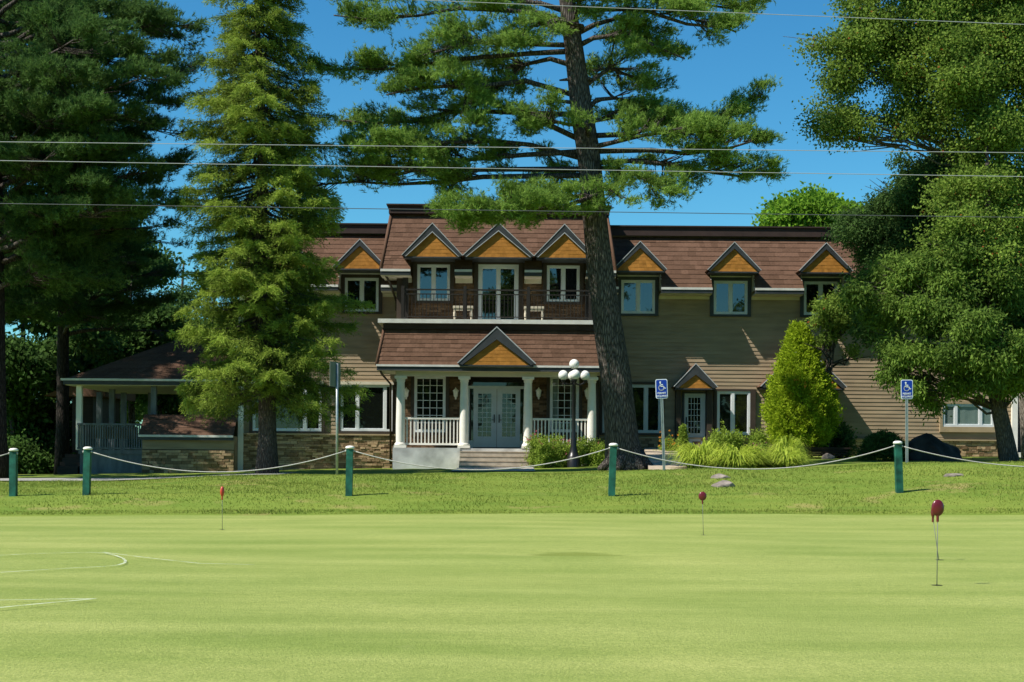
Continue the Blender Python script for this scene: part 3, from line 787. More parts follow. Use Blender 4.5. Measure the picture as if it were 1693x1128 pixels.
def grassmat(name, c_dark, c_mid, c_lt, streak, dirt=None, fine=1.0, bmp=.5):
    m,nt,b,o=newmat(name)
    v=objco(nt,(.35,1.6,1)); v2=objco(nt)
    n1=noise(nt,streak,4,v,.6); n2=noise(nt,38*fine,4,v2,.7); n3=noise(nt,.35,3,v2)
    c=ramp(nt,n1,.32,.68,c_dark,c_lt); c=mixc(nt,.5,c,c_mid)
    c=mixc(nt,.75,c,ramp(nt,n3,.25,.75,(.80,.86,.75),(1.12,1.05,1.1)),'MULTIPLY')
    c=mixc(nt,.7,c,ramp(nt,n2,.2,.8,(.70,.74,.66),(1.25,1.22,1.2)),'MULTIPLY')
    if not dirt:
        v3=objco(nt,(.35,1.5,1)); n5=noise(nt,1.3,8,v3,.75); c=mixc(nt,.7,c,ramp(nt,n5,.3,.7,(.86,.88,.80),(1.12,1.08,1.1)),'MULTIPLY')
        n6=noise(nt,60,4,v2,.85); c=mixc(nt,.85,c,ramp(nt,n6,.36,.64,(.60,.68,.50),(1.35,1.28,1.3)),'MULTIPLY'); n8=noise(nt,9,5,v2,.8); c=mixc(nt,.8,c,ramp(nt,n8,.32,.68,(.84,.88,.78),(1.14,1.10,1.12)),'MULTIPLY')
        n7=noise(nt,1.1,5,v2,.75); c=mixc(nt,ramp(nt,n7,.62,.78,(0,0,0),(.45,.45,.45)),c,(.36,.36,.14))
    if dirt:
        n4=noise(nt,.55,4,v2,.65); c=mixc(nt,ramp(nt,n4,.58,.72),c,dirt)
    if not dirt:   # a hollow with coarser, greener turf
        tc=nt.nodes.new('ShaderNodeTexCoord'); mp_=nt.nodes.new('ShaderNodeMapping'); mp_.inputs['Location'].default_value=(-.78/1.35,-17.6/.75,0); mp_.inputs['Scale'].default_value=(1/1.35,1/.75,0)
        nt.links.new(tc.outputs['Object'],mp_.inputs[0]); le=nt.nodes.new('ShaderNodeVectorMath'); le.operation='LENGTH'; nt.links.new(mp_.outputs[0],le.inputs[0])
        ad=nt.nodes.new('ShaderNodeMath'); ad.operation='ADD'; nt.links.new(le.outputs['Value'],ad.inputs[0]); nt.links.new(n5,ad.inputs[1])
        c=mixc(nt,ramp(nt,ad.outputs[0],.85,1.55,(.8,.8,.8),(0,0,0)),c,(.16,.20,.035))
    nt.links.new(c,b.inputs['Base Color']); b.inputs['Roughness'].default_value=.9; b.inputs['Specular IOR Level'].default_value=.15
    bump(nt,b,n2,bmp,.02)
    return m
M['turf']=grassmat('bank_turf',(.10,.17,.02),(.14,.21,.03),(.24,.27,.05),.9,(.30,.24,.09),.6,.8)
M['green']=grassmat('putting_green',(.18,.25,.055),(.28,.335,.095),(.38,.405,.15),.62,None,1.3,.8)
xs=np.concatenate([np.linspace(-150,-22,12),np.linspace(-20,20,161),np.linspace(22,150,12)])
ys=np.concatenate([np.linspace(-120,0,8),np.linspace(3,28,26),np.linspace(28.5,60,127),np.linspace(62,140,20)])
def rough(X,Y):
    m=np.clip((Y-30.6)/1.0,0,1)*np.clip((56-Y)/4,0,1)
    n=.5*np.sin(X*1.7+Y*.9)+.3*np.sin(X*3.9-Y*2.3+1)+.3*np.sin(X*.8-Y*3.1+2)+.2*np.sin(X*7.1+Y*5.3)
    return .018*m*n
sheet('lawn',xs,ys,0,M['turf'],extra=lambda X,Y:rough(X,Y)-.03*(Y<30.2))
# putting green, very gentle undulation, dip near the centre
def und(X,Y): 
    d=((X-.78)/1.0)**2+((Y-17.5)/.55)**2
    return .012*np.sin(X*.5+Y*.35)*np.clip((30-Y)/6,0,1)-.05*np.exp(-d*1.2)+.02*np.exp(-(((X-1.0)/2.2)**2+((Y-16.4)/1.0)**2))
gxs=np.linspace(-24,24,241); gys=np.concatenate([np.linspace(-6,14,21),np.linspace(14.2,30.4,120)])
X,Y=np.meshgrid(gxs,gys)
t_=(Y-gys[0])/(gys[-1]-gys[0]); Yw=np.where(Y>26,26+(Y-26)*(edgeY(X)-26)/(30.4-26),Y)
Z=ground(X,Yw)+.012+und(X,Yw)
me=bpy.data.meshes.new('putting_green'); idx=np.arange(X.size).reshape(X.shape)
f=np.stack([idx[:-1,:-1],idx[:-1,1:],idx[1:,1:],idx[1:,:-1]],-1).reshape(-1,4)
me.from_pydata(np.stack([X,Yw,Z],-1).reshape(-1,3).tolist(),[],f.tolist()); me.polygons.foreach_set('use_smooth',[True]*len(f))
me.materials.append(M['green']); me.update(); o=bpy.data.objects.new('putting_green',me); COL.objects.link(o); o['kind']='structure'
def gz(x,y): return g(x,y)+.012+float(und(np.array(x),np.array(y)))
# driveway strip and front walk
M['asphalt']=plain('driveway_gravel',(.30,.29,.26),.95,.15,10,bmp=.4)
sheet('driveway',np.linspace(-60,-6.3,110),np.linspace(38.9,43.2,6),.03,M['asphalt'])
M['walk']=plain('walk_concrete',(.42,.39,.34),.9,.12,5,bmp=.3)
sheet('front_path',np.linspace(PX(752,47),PX(885,47),12),np.linspace(44.3,50.0,14),.03,M['walk'])
def pathline(name,pts,w,mat,off=.02,label=None):
    V=[];Fc=[]
    pts=[Vector((p[0],p[1])) for p in pts]
    for i,p in enumerate(pts):
        d=(pts[min(i+1,len(pts)-1)]-pts[max(i-1,0)]).normalized(); n=Vector((-d.y,d.x))*w/2
        for q in (p+n,p-n): V.append((q.x,q.y,gz(q.x,q.y)+off))
    for i in range(len(pts)-1): Fc.append((2*i,2*i+1,2*i+3,2*i+2))
    me=bpy.data.meshes.new(name); me.from_pydata(V,[],Fc); me.materials.append(mat); o=bpy.data.objects.new(name,me); COL.objects.link(o); o['kind']='structure'; return o
def onG(px,py):
    D=20
    for _ in range(30):
        y=P(px,py,1)[2]-EYE; x=P(px,py,D)[0]; z=gz(x,D) if D<30.3 else g(x,D)
        D=.5*D+.5*(z-EYE)/y
    return (P(px,py,D)[0],D)
mk,nt,b_,o_2=newmat('chalk_line'); 
nn=noise(nt,6,4,objco(nt)); tr=nt.nodes.new('ShaderNodeBsdfTransparent'); mxs=nt.nodes.new('ShaderNodeMixShader')
nt.links.new(ramp(nt,nn,.25,.6,(.08,.08,.08),(.5,.5,.5)),mxs.inputs[0]); nt.links.new(tr.outputs[0],mxs.inputs[1]); nt.links.new(b_.outputs[0],mxs.inputs[2]); nt.links.new(mxs.outputs[0],o_2.inputs[0])
b_.inputs['Base Color'].default_value=(.7,.74,.6,1); b_.inputs['Roughness'].default_value=.95
def dens(pp,n=6):
    out=[]
    for (a,b) in zip(pp[:-1],pp[1:]):
        for k in range(n): t=k/n; out.append(onG(a[0]+(b[0]-a[0])*t,a[1]+(b[1]-a[1])*t))
    out.append(onG(*pp[-1])); return out
pathline('chalk_marking',dens([(-60,924),(60,918),(150,916),(175,917.5),(192,921.5),(203,926),(207.5,930),(206,934),(195,937.5),(170,940),(110,943),(0,950)]),.03,mk,.02)
pathline('chalk_marking',dens([(170,916),(240,925),(330,935),(420,937)]),.03,mk,.022)
pathline('chalk_marking',dens([(-40,998),(80,996),(158,995),(60,1004),(-30,1013)]),.035,mk,.024)

# blades of rough grass on the bank
n=105000
bx=RNG.uniform(-15,15,n); by=31+RNG.power(1.3,n)*8.5
by=np.where(RNG.random(n)<.12,30.5+RNG.random(n)*.5,by)
bz=ground(bx,by)+rough(bx,by)-.01
h=RNG.uniform(.02,.06,n)*(.6+.8*np.clip(.5+.5*np.sin(bx*1.1+2*np.sin(by*.9))*np.cos(by*1.3+bx*.4),0,1)); a=RNG.uniform(0,2*np.pi,n); w_=.012
dx=np.cos(a)*w_; dy=np.sin(a)*w_; lx=RNG.normal(0,.025,n); ly=RNG.normal(0,.025,n)
V=np.stack([np.stack([bx-dx,by-dy,bz],-1),np.stack([bx+dx,by+dy,bz],-1),np.stack([bx+lx,by+ly,bz+h],-1)],1).reshape(-1,3)
o=fastmesh('rough_grass',V,3,M['bankgrass'],RNG.random(n)*.9); tag(o,'rough uneven grass growing on the bank beyond the putting green','grass',kind='stuff')

# ================================================================== POSTS, ROPES
PD=33
def post(px,pb,pt,label,D=PD,lean=0):
    b=P(px,pb,D); t=P(px,pt,D); zt=t[2]
    z0=g(b[0],D)
    th=thing('rope_post',label,'post',(b[0],D,z0),group='green posts carrying the white rope')
    m=MB(); w=.075; k=lean
    segs=[(w,z0-.1),(w,z0+(zt-z0)*.5),(w*.96,zt-.07)]
    for i in range(2):
        (wa,za),(wb,zb)=segs[i],segs[i+1]
        la=k*(za-z0); lb=k*(zb-z0)
        c=[(-1,-1),(1,-1),(1,1),(-1,1)]
        for j in range(4):
            p,q=c[j],c[(j+1)%4]
            m.quad([(b[0]+p[0]*wa+la,D+p[1]*wa,za),(b[0]+q[0]*wa+la,D+q[1]*wa,za),(b[0]+q[0]*wb+lb,D+q[1]*wb,zb),(b[0]+p[0]*wb+lb,D+p[1]*wb,zb)],.5)
    m.build('post_shaft',M['green_paint'],th)
    lb=k*(zt-z0)
    c=MB(); c.lathe((b[0]+lb,D,zt-.07),[(.001,-.001),(.098,0),(.105,.02),(.10,.045),(.06,.065),(.001,.07)],14); c.build('post_cap',M['white'],th)
    for s_ in (-1,1): e=MB(); e.lathe((b[0]+lb+s_*.09,D-.03,zt-.12),[(.001,-.03),(.02,-.02),(.02,.02),(.001,.03)],8); e.build('rope_eye',M['rope'],th)
    return (b[0]+lb,D,zt-.12)
q0=(P(-440,740,PD)); posts=[]
posts.append(post(-420,822,746,'green rope post beyond the left edge of the photo'))
posts.append(post(22,820,741,'green rope post closest to the left edge of the photo, ending the short rope'))
posts.append(post(143,814,738.5,'green rope post standing before the shaded pavilion railing',lean=.02))
posts.append(post(577,818,737,'green rope post in front of the stone base left of the porch',lean=.012))
posts.append(post(1011,822,732.5,'green rope post right of the lamp post, beside the big pine trunk',lean=.03))
posts.append(post(1487,812,729,'green rope post standing by the right hand parking sign',lean=-.04))
posts.append(post(1960,812,738,'green rope post beyond the right edge of the photo'))
def rope(a,b,sag,label):
    n=28; A=Vector(a)+Vector((.09,-.03,0)); B=Vector(b)-Vector((.09,.03,0)); pts=[]
    for i in range(n+1):
        t=i/n; p=A.lerp(B,t); p.z-=sag*4*t*(1-t)*(1+.0*t); pts.append(p)
    m=MB(); m.tube(pts,[.0125]*len(pts),8); o=m.build('rope',M['rope']); tag(o,label,'rope',group='white ropes hung between the posts')
rope(posts[0],posts[1],.42,'white rope running off the left edge from the first post')
rope(posts[2],posts[3],.47,'white rope sagging below the big spruce between two green posts')
rope(posts[3],posts[4],.46,'white rope sagging across the front steps and porch')
rope(posts[4],posts[5],.50,'white rope sagging across the yellow grasses and ramp')
rope(posts[5],posts[6],.42,'white rope running off right in front of the dark boulder')

# ================================================================== PUTTING PINS
def pin(px,pb,ptop,tx,R,sq,label,mat='red'):
    x,D=onG(px,pb); z0=gz(x,D) if D<30.3 else g(x,D)
    t=P(tx,ptop,D); top=Vector(t); base=Vector((x,D,z0))
    th=thing('putting_pin',label,'golf pin',tuple(base),group='red topped pins on the putting green')
    m=MB(); m.tube([base-Vector((0,0,.05)),top-Vector((0,0,2*R))],[.0042,.0036],8); m.build('rod',M['rodsteel'],th)
    m=MB(); n0=len(m.v); m.sphere((0,0,0),R,20)
    m.v=[(v[0]*sq,v[1]*max(.35,(1-sq)),v[2]*1.12) for v in m.v]
    m.lathe((0,0,-R*1.12),[(.012,-.05),(.013,0),(.014,.03)],8); m.v=[(v[0]+top.x,v[1]+top.y,v[2]+top.z-R*1.12) for v in m.v]
    m.build('marker_head',M[mat],th)
    c=MB(); c.lathe((x,D,z0+.002),[(.001,0),(.05,.001)],20); c.build('cup',M['black'],th)
pin(1549,968,826,1550.5,.068,.86,'nearest red topped pin at right, round marker facing the camera')
pin(1553,926,838,1542.5,.056,.42,'leaning red topped pin just behind the nearest one, marker edge-on')
pin(1163,885,813,1161.5,.062,1.0,'small dark red pin below the two rocks on the bank')
pin(367.5,876,804,367.5,.075,.45,'distant bright red pin at left, in front of the spruce',mat='pinkred')

# ================================================================== SIGNS
def textmesh(txt,size,loc,mat,parent,name='lettering',lean=0):
    cu=bpy.data.curves.new('t','FONT'); cu.body=txt; cu.size=size; cu.align_x='CENTER'; cu.extrude=.0008; cu.offset=size*.02
    ob=bpy.data.objects.new('t',cu); COL.objects.link(ob)
    dg=bpy.context.evaluated_depsgraph_get(); me=bpy.data.meshes.new_from_object(ob.evaluated_get(dg)); bpy.data.objects.remove(ob)
    me.transform(Matrix.Rotation(lean,4,'Y')@Matrix.Rotation(math.pi/2,4,'X')) if False else me.transform(Matrix.Rotation(math.pi/2,4,'X'))
    me.transform(Matrix.Translation(loc)); me.materials.clear(); me.materials.append(mat)
    o=bpy.data.objects.new(name,me); COL.objects.link(o); o.parent=parent; o.matrix_parent_inverse=wm(parent).inverted(); return o
def accsign(px,pb,pt,D,label,lean=0,tw=0):
    b=P(px,pb,D); zt=P(px,pt,D)[2]; x=b[0]; z0=g(x,D); H=32*D/F; W=H*.62
    th=thing('parking_sign',label,'road sign',(x,D,z0),group='accessible parking signs on steel poles')
    m=MB(); m.box(x-.035,x-.012,D-.012,D+.02,z0-.2,zt-.03); m.box(x+.012,x+.035,D-.012,D+.02,z0-.2,zt-.03); m.box(x-.012,x+.012,D+.006,D+.018,z0-.2,zt-.03); m.build('pole',M['galv'],th)
    y=D-.014
    def rr(w,h,r,y,m,cz):
        pts=[]
        for cx,cy,a0 in ((w/2-r,-h/2+r,-90),(w/2-r,h/2-r,0),(-w/2+r,h/2-r,90),(-w/2+r,-h/2+r,180)):
            for k in range(6): a=math.radians(a0+18*k); pts.append((x+cx+r*math.cos(a),cz+cy+r*math.sin(a)))
        m.prism(pts,y-.004,y)
    cz=zt-H/2
    p=MB(); rr(W,H,.045,y,p,cz); po=p.build('sign_plate',M['signwhite'],th)
    p=MB(); rr(W*.88,H*.925,.035,y-.0045,p,cz); p.build('blue_field',M['signblue'],po)
    s=MB(); yy=y-.012; u=W/20
    def ln(a,c,w=1.5): s.bar((x+a[0]*u,yy,cz+a[1]*u),(x+c[0]*u,yy,cz+c[1]*u),w*u,.004) 
    # wheelchair symbol
    def disk(cx,cy,r,y): s.quad([(x+(cx+r*math.cos(-a*.5236))*u*1,y,cz+(cy-r*math.sin(-a*.5236))*u) for a in range(12)][::1])
    disk(-2,11,1.5,yy-.003)
    for a,c in (((-2,9.5),(-1.5,4)),((-1.5,4.3),(3,4)),((-1.8,7),(2,6.8)),((3,4.3),(5,0)),((4.6,.2),(6.4,1.0))): ln2=(a,c); m_=s; 
    def flat(a,c,w=1.6):
        A=Vector(a);C=Vector(c); d=(C-A).normalized(); n_=Vector((-d.y,d.x))*w/2; A-=d*.3; C+=d*.3
        pts=[A-n_,C-n_,C+n_,A+n_]; s.quad([(x+q.x*u,yy-.003,cz+q.y*u) for q in pts])
    for a,c in (((-2,9.5),(-1.5,4.3)),((-1.5,4.3),(3,4)),((-1.8,7),(2,6.8)),((3,4.2),(5,.2)),((4.8,.2),(6.6,1.1))): flat(a,c)
    ar=[(-.5+4.2*math.cos(math.radians(t)),1.8+4.2*math.sin(math.radians(t))) for t in range(125,350,15)]
    for a,c in zip(ar[:-1],ar[1:]): flat(a,c,1.3)
    s.build('wheelchair_symbol',M['signwhite'],po)
    textmesh('PERMIT',W*.22,(x,yy-.003,cz-H*.27),M['signwhite'],po)
    textmesh('REQUIRED',W*.19,(x,yy-.003,cz-H*.41),M['signwhite'],po)
    piv=Matrix.Translation((x,D,z0)); R_=Matrix.Rotation(lean,4,'Y')@Matrix.Rotation(tw,4,'Z')
    th.rotation_euler=(0,lean,tw)
accsign(1098,778,627,38.6,'blue accessible parking sign on leaning pole by the tan ramp',lean=-.040)
accsign(1499.5,765,628,38.8,'blue accessible parking sign on upright pole before the dark boulder',lean=-.012)
b=P(556,786,38.6); zt=P(556,600,38.6)[2]; z0=g(b[0],38.6)
th=thing('edge_on_sign','tall grey metal sign seen nearly edge-on left of the porch','road sign',(b[0],38.6,z0))
m=MB(); m.tube([(b[0]+.02,38.6,z0-.2),(b[0],38.6,zt-.02)],[.034,.034],10); m.build('pole',M['galv'],th)
m=MB(); m.box(-.33,.33,-.006,.006,-.3,.36); R_=Matrix.Translation((b[0]-.045,38.56,zt-.34))@Matrix.Rotation(math.radians(72),4,'Z'); m.v=[tuple(R_@Vector(v)) for v in m.v]; m.build('sign_plate',M['signback'],th)

# ================================================================== LAMP POST
LD=50.0; lb=P(948,775,LD); lz=g(lb[0],LD); X0=lb[0]
lp=thing('lamp_post','black iron lamp post with five white globes in the flower bed','street lamp',(X0,LD,lz))
m=MB(); zt=P(948,632,LD)[2]
m.lathe((X0,LD,lz),[(.22,-.1),(.22,.38),(.18,.42),(.14,.55),(.11,.7),(.10,.95),(.075,1.05),(.062,1.3),(.058,zt-lz),(.09,zt-lz+.03),(.1,zt-lz+.1),(.05,zt-lz+.16),(.04,zt-lz+.4)],16)
m.build('pole',M['black'],lp)
m=MB(); gl=[]
for k in range(4):
    a=math.radians(4+90*k); ex,ey=X0+.375*math.cos(a),LD+.375*math.sin(a)
    pts=[Vector((X0,LD,zt)).lerp(Vector((ex,ey,zt)),t)+Vector((0,0,-.09*math.sin(math.pi*t))) for t in (0,.25,.5,.75,1)]
    m.tube(pts,[.028]*5,8); m.lathe((ex,ey,zt),[(.03,-.03),(.05,0),(.075,.05),(.07,.08)],12); gl.append((ex,ey,zt+.235))
m.lathe((X0,LD,zt),[(.03,.38),(.07,.44),(.07,.47)],12); gl.append((X0,LD,zt+.62))
m.build('lamp_arms',M['black'],lp)
for c in gl: m=MB(); m.sphere(c,.172,24); m.build('lamp_globe',M['globe'],lp)

# ================================================================== RAMP, PLANTER, ROCKS
m=MB(); y0,y1=41.2,53.0
A=P(1073,777,y0);B=P(1138,777,y0);zt=1.68; xa,xb=PX(1066,y1),PX(1118,y1)
z0r=g(A[0],y0)+.02; 
m.quad([(A[0],y0,z0r),(B[0],y0,z0r),(xb,y1,zt),(xa,y1,zt)]); m.quad([(A[0],y0,z0r-.15),(A[0],y0,z0r),(xa,y1,zt),(xa,y1,.8)][::-1]); m.quad([(B[0],y0,z0r-.15),(xb,y1,.8),(xb,y1,zt),(B[0],y0,z0r)][::-1])
m.quad([(A[0],y0,z0r-.15),(B[0],y0,z0r-.15),(B[0],y0,z0r),(A[0],y0,z0r)])
m.box(xa,PX(1200,53),y1,YW-.1,.8,zt)
o=m.build('entrance_ramp',M['ramp']); tag(o,'tan paved ramp rising to the side door beside the pine trunk','ramp')
YPn=50.8; x0,x1=PX(1328,YPn),PX(1402,YPn); zt=P(1365,740,YPn)[2]; zb=g((x0+x1)/2,YPn)-.05
pl=thing('wooden_planter','dark wooden trough planter with flared ends right of the golden cedar','planter',((x0+x1)/2,YPn,zb))
m=MB(); hgt=zt-zb
for k in range(4):
    za=zb+.14+(hgt-.16)*k/4; zc_=zb+.14+(hgt-.16)*(k+1)/4-.025; q=.14*(1-k/3.5)
    for y in (YPn-.35,YPn+.35): m.box(x0+q,x1-q,y-.02,y+.02,za,zc_)
    for xx in (x0+q,x1-q): m.box(xx-.02,xx+.02,YPn-.329,YPn+.329,za,zc_)
m.box(x0-.03,x1+.03,YPn-.40,YPn-.3,zt-.05,zt); m.box(x0-.03,x1+.03,YPn+.3,YPn+.40,zt-.05,zt); m.build('trough',M['darkwood'],pl)
m=MB(); m.box(x0+.1,x1-.1,YPn-.3,YPn+.3,zt-.15,zt-.09); m.build('soil',M['darkroom'],pl)
for xx in (x0+.25,x1-.25):
    m=MB(); m.box(xx-.05,xx+.05,YPn-.3,YPn+.3,zb,zb+.139); m.build('foot',M['darkwood'],pl)
def rock(name,px,py,D,r,label,mat,sx=1.3,sz=.6,seed=0,zoff=0):
    rs=random.Random(seed); me=bpy.data.meshes.new(name)
    import bmesh
    bm=bmesh.new(); bmesh.ops.create_icosphere(bm,subdivisions=4,radius=1)
    ax=[Vector((rs.uniform(-1,1),rs.uniform(-1,1),rs.uniform(-.3,1))).normalized() for _ in range(12)]
    for v in bm.verts:
        p=v.co.copy()
        for a in ax:
            d=p.dot(a)
            if d>.74: p-=a*(d-.74)*.85
        p*=1+.04*math.sin(p.x*7+seed)*math.cos(p.y*6+p.z*5)+.02*math.sin(p.z*17+p.x*13)
        v.co=Vector((p.x*sx*r,p.y*r,p.z*sz*r))
    bm.to_mesh(me); bm.free(); me.materials.append(mat)
    x=P(px,py,D)[0]; o=bpy.data.objects.new(name,me); o.location=(x,D,g(x,D)+zoff); COL.objects.link(o); me.polygons.foreach_set('use_smooth',[True]*len(me.polygons))
    tag(o,label,'rock'); return o
rock('rock',1190,789,36.2,.22,'small pinkish rock set in the grass bank, upper of two',M['rock'],1.3,.55,3)
rock('rock',1197,804,34.6,.27,'larger grey-brown rock in the bank, lower of two',M['rock'],1.2,.55,5)
rock('rock',1577,792,35.5,.2,'flat grey rock at the right of the grass bank',M['rock'],1.5,.4,8)
rock('rock',1370,768,49.9,.2,'pale rock lying at the foot of the dark planter',M['rock'],1.2,.8,9,.05)
rock('boulder',1537,765,47.5,1.05,'big dark rounded boulder before the right stone base',M['rockdark'],1.05,1.02,12,-.15)

# ================================================================== WIRES
def wire(pa,pb,D,label,mat='wire',r=.0062,dy=0):
    A=Vector(P(*pa,D)); B=Vector(P(*pb,D+dy)); d=B-A; A2=A-d*1.2; B2=B+d*1.2
    pts=[]
    for i in range(61):
        t=i/60; p=A2.lerp(B2,t); s=(t-.5)*3.4
        p.z+= .010*(s*s)*1.0 ; pts.append(p)
    m=MB(); m.tube(pts,[r]*len(pts),6,cap=False); o=m.build('overhead_wire',M[mat]); tag(o,label,'power line',group='overhead wires crossing the picture')
wire((0,235),(1693,253),26,'pale overhead wire, upper of the close middle pair')
wire((0,266),(1693,292.5),26.3,'pale overhead wire, lower of the close middle pair')
wire((0,337),(1693,360),27,'dark thin overhead wire crossing just above the roofline','wire2',.007)
wire((0,-28),(1693,41),25.5,'topmost overhead wire near the upper edge')
# ================================================================== TREES
def unit(v): return v/np.maximum(1e-9,np.linalg.norm(v,axis=-1,keepdims=True))
def rdir(n):
    return unit(RNG.normal(size=(n,3)))
def slivers(C, D, L, W):
    """thin triangles at C pointing along D (unit), length L, width W -> verts"""
    n=len(C); r=unit(np.cross(D, rdir(n)))*W[:,None]/2
    return np.stack([C-r, C+r, C+D*L[:,None]],1).reshape(-1,3)
def leaves(C, D, L, W):
    """rhombic leaves"""
    n=len(C); r=unit(np.cross(D, rdir(n)))*W[:,None]/2; m=C+D*(L*.45)[:,None]
    return np.stack([C, m-r, C+D*L[:,None], m+r],1).reshape(-1,3)

class Foliage:
    def __init__(s): s.tri=[]; s.tt=[]; s.q=[]; s.qt=[]
    def tri_add(s,V,t): s.tri.append(V); s.tt.append(t)
    def quad_add(s,V,t): s.q.append(V); s.qt.append(t)
    def build(s,name,mat,parent):
        V=np.concatenate(s.tri+s.q) ; n3=sum(len(a) for a in s.tri)//3; n4=sum(len(a) for a in s.q)//4
        me=bpy.data.meshes.new(name); me.vertices.add(len(V)); me.vertices.foreach_set('co',V.astype(np.float32).ravel())
        me.loops.add(len(V)); me.loops.foreach_set('vertex_index',np.arange(len(V),dtype=np.int32))
        me.polygons.add(n3+n4)
        ls=np.concatenate([np.arange(n3)*3, n3*3+np.arange(n4)*4]).astype(np.int32)
        me.polygons.foreach_set('loop_start',ls); me.materials.append(mat)
        at=me.attributes.new('tint','FLOAT','FACE'); at.data.foreach_set('value',np.concatenate(s.tt+s.qt).astype(np.float32))
        me.update(calc_edges=True); me.validate()
        o=bpy.data.objects.new(name,me); COL.objects.link(o); o.parent=parent; o.matrix_parent_inverse=wm(parent).inverted(); return o

def pine_pad(fo, wood, pts, rl, rv, K, needle=.15, per=9, tufts=12, width=.02, seed=None):
    """foliage pad of a pine limb. pts: limb polyline; rl lateral (depth) reach, rv vertical reach"""
    pts=np.array(pts,float); seg=np.linalg.norm(np.diff(pts,axis=0),axis=1); cum=np.concatenate([[0],np.cumsum(seg)]); L=cum[-1]
    u=RNG.uniform(.0,1,K)**.85
    def at(u):
        s=u*L; i=np.clip(np.searchsorted(cum,s,side='right')-1,0,len(seg)-1); f=((s-cum[i])/seg[i])[:,None]
        return pts[i]*(1-f)+pts[i+1]*f, unit(pts[i+1]-pts[i])
    base,dr=at(u)
    prof=np.sqrt(np.clip(np.sin(np.pi*np.clip(u*.80+.17,0,1)),0.05,1))
    side=unit(np.cross(dr,np.array([0,0,1.])))
    a=RNG.uniform(-1,1,K)
    # feathered, lobed outline: groups of twigs share an offset
    gk=max(5,K//9); grp=RNG.integers(0,gk,K); goff=RNG.normal(0,.34,(gk,3))*np.array([1.1,1,.8]); gu=RNG.uniform(0,1,gk)**.85; u=np.clip(gu[grp]+RNG.normal(0,.03,K),0,1); base,dr=at(u); prof=np.sqrt(np.clip(np.sin(np.pi*np.clip(u*.80+.17,0,1)),0.05,1)); ga=RNG.uniform(-1,1,gk); fl=RNG.uniform(.0,1,K)**.8; gl=RNG.uniform(.35,1.0,gk); 
    a=ga[grp]; side=unit(np.cross(dr,np.array([0,0,1.]))); gd=unit(dr*1.0+side*a[:,None]*.8+goff[grp]*.9+np.array([0,0,.12])); zz=RNG.normal(0,.16,K)
    zc=(1-a*a)
    tip=base+side*(a*rl*prof)[:,None]+dr*(np.abs(a)*rl*.5)[:,None]+goff[grp]*rv*prof[:,None]*1.5+gd*(fl*gl[grp]*.85)[:,None]*prof[:,None]
    tip[:,2]+=zz*rv*prof+rv*.15*zc
    ev=pts[-1]
    # twigs
    m=min(K,70)
    for i in range(m):
        wood.tube([base[i],(base[i]+tip[i])/2+np.array([0,0,-.03]),tip[i]],[.016,.011,.004],4,cap=False)
    sub=RNG.normal(0,1,(K,tufts,3))*np.array([.17,.15,.075])*(needle/.15)
    C=(tip[:,None,:]+sub)
    tdir=unit(tip-base+np.array([0,0,.15]))[:,None,:]*.8+RNG.normal(0,.45,(K,tufts,3))+np.array([0,0,.35])
    C=C.reshape(-1,3); T=unit(tdir.reshape(-1,3))
    n=len(C)
    tint=np.repeat(RNG.uniform(.1,.75,(K,1)),tufts,1).ravel()
    D=unit(T[:,None,:]*1.0+RNG.normal(0,.55,(n,per,3)))
    Cc=np.repeat(C[:,None,:],per,1)+T[:,None,:]*RNG.uniform(-.05,.05,(n,per,1))
    N_=n*per
    fo.tri_add(slivers(Cc.reshape(-1,3),D.reshape(-1,3),RNG.uniform(.7,1.15,N_)*needle,np.full(N_,width)),
               np.clip(np.repeat(tint,per)+RNG.normal(0,.14,N_),0,.97))

def limb_curve(a,b,sag=.1,n=7,jit=.06):
    a=Vector(a);b=Vector(b);out=[]
    for i in range(n):
        t=i/(n-1); p=a.lerp(b,t); p.z-=sag*math.sin(math.pi*t)*(b-a).length
        if 0<i<n-1: p+=Vector((random.gauss(0,jit),random.gauss(0,jit),random.gauss(0,jit)))
        out.append(p)
    return out

def pxp(lst,D,D2=None):
    D2=D if D2 is None else D2; n=len(lst)
    return [P(x,y,D+(D2-D)*i/(n-1)) for i,(x,y) in enumerate(lst)]

# ---------------- central white pine
TD=43.5
tz=g(P(1035,775,TD)[0],TD)
pine=thing('pine_tree','huge white pine with leaning bare trunk growing before the porch','tree',(P(1035,775,TD)[0],TD,tz))
tp=[(1036,785,44),(1034,765,34),(1029,735,28.5),(1026,700,26.5),(1018,620,25),(1008,560,24.5),(999,500,23),(990,430,21.5),(984,370,20),(979,320,19.5),(972,250,19),(962,190,18.5),(955,130,17),(946,60,15),(938,0,13.5),(925,-120,11),(915,-260,8),(908,-400,5),(905,-480,2)]
tr=MB(); tr.tube([P(x,y,TD) for x,y,r in tp],[r*TD/F for x,y,r in tp],22,.055)
# root flares
for a in (200,250,300,340,20):
    aa=math.radians(a); b0=Vector(P(1035,770,TD)); 
    tr.tube([b0+Vector((math.cos(aa)*.35,math.sin(aa)*.35,.35)),b0+Vector((math.cos(aa)*.62,math.sin(aa)*.62,.02)),b0+Vector((math.cos(aa)*.9,math.sin(aa)*.9,-.12))],[.2,.16,.07],8,.1)
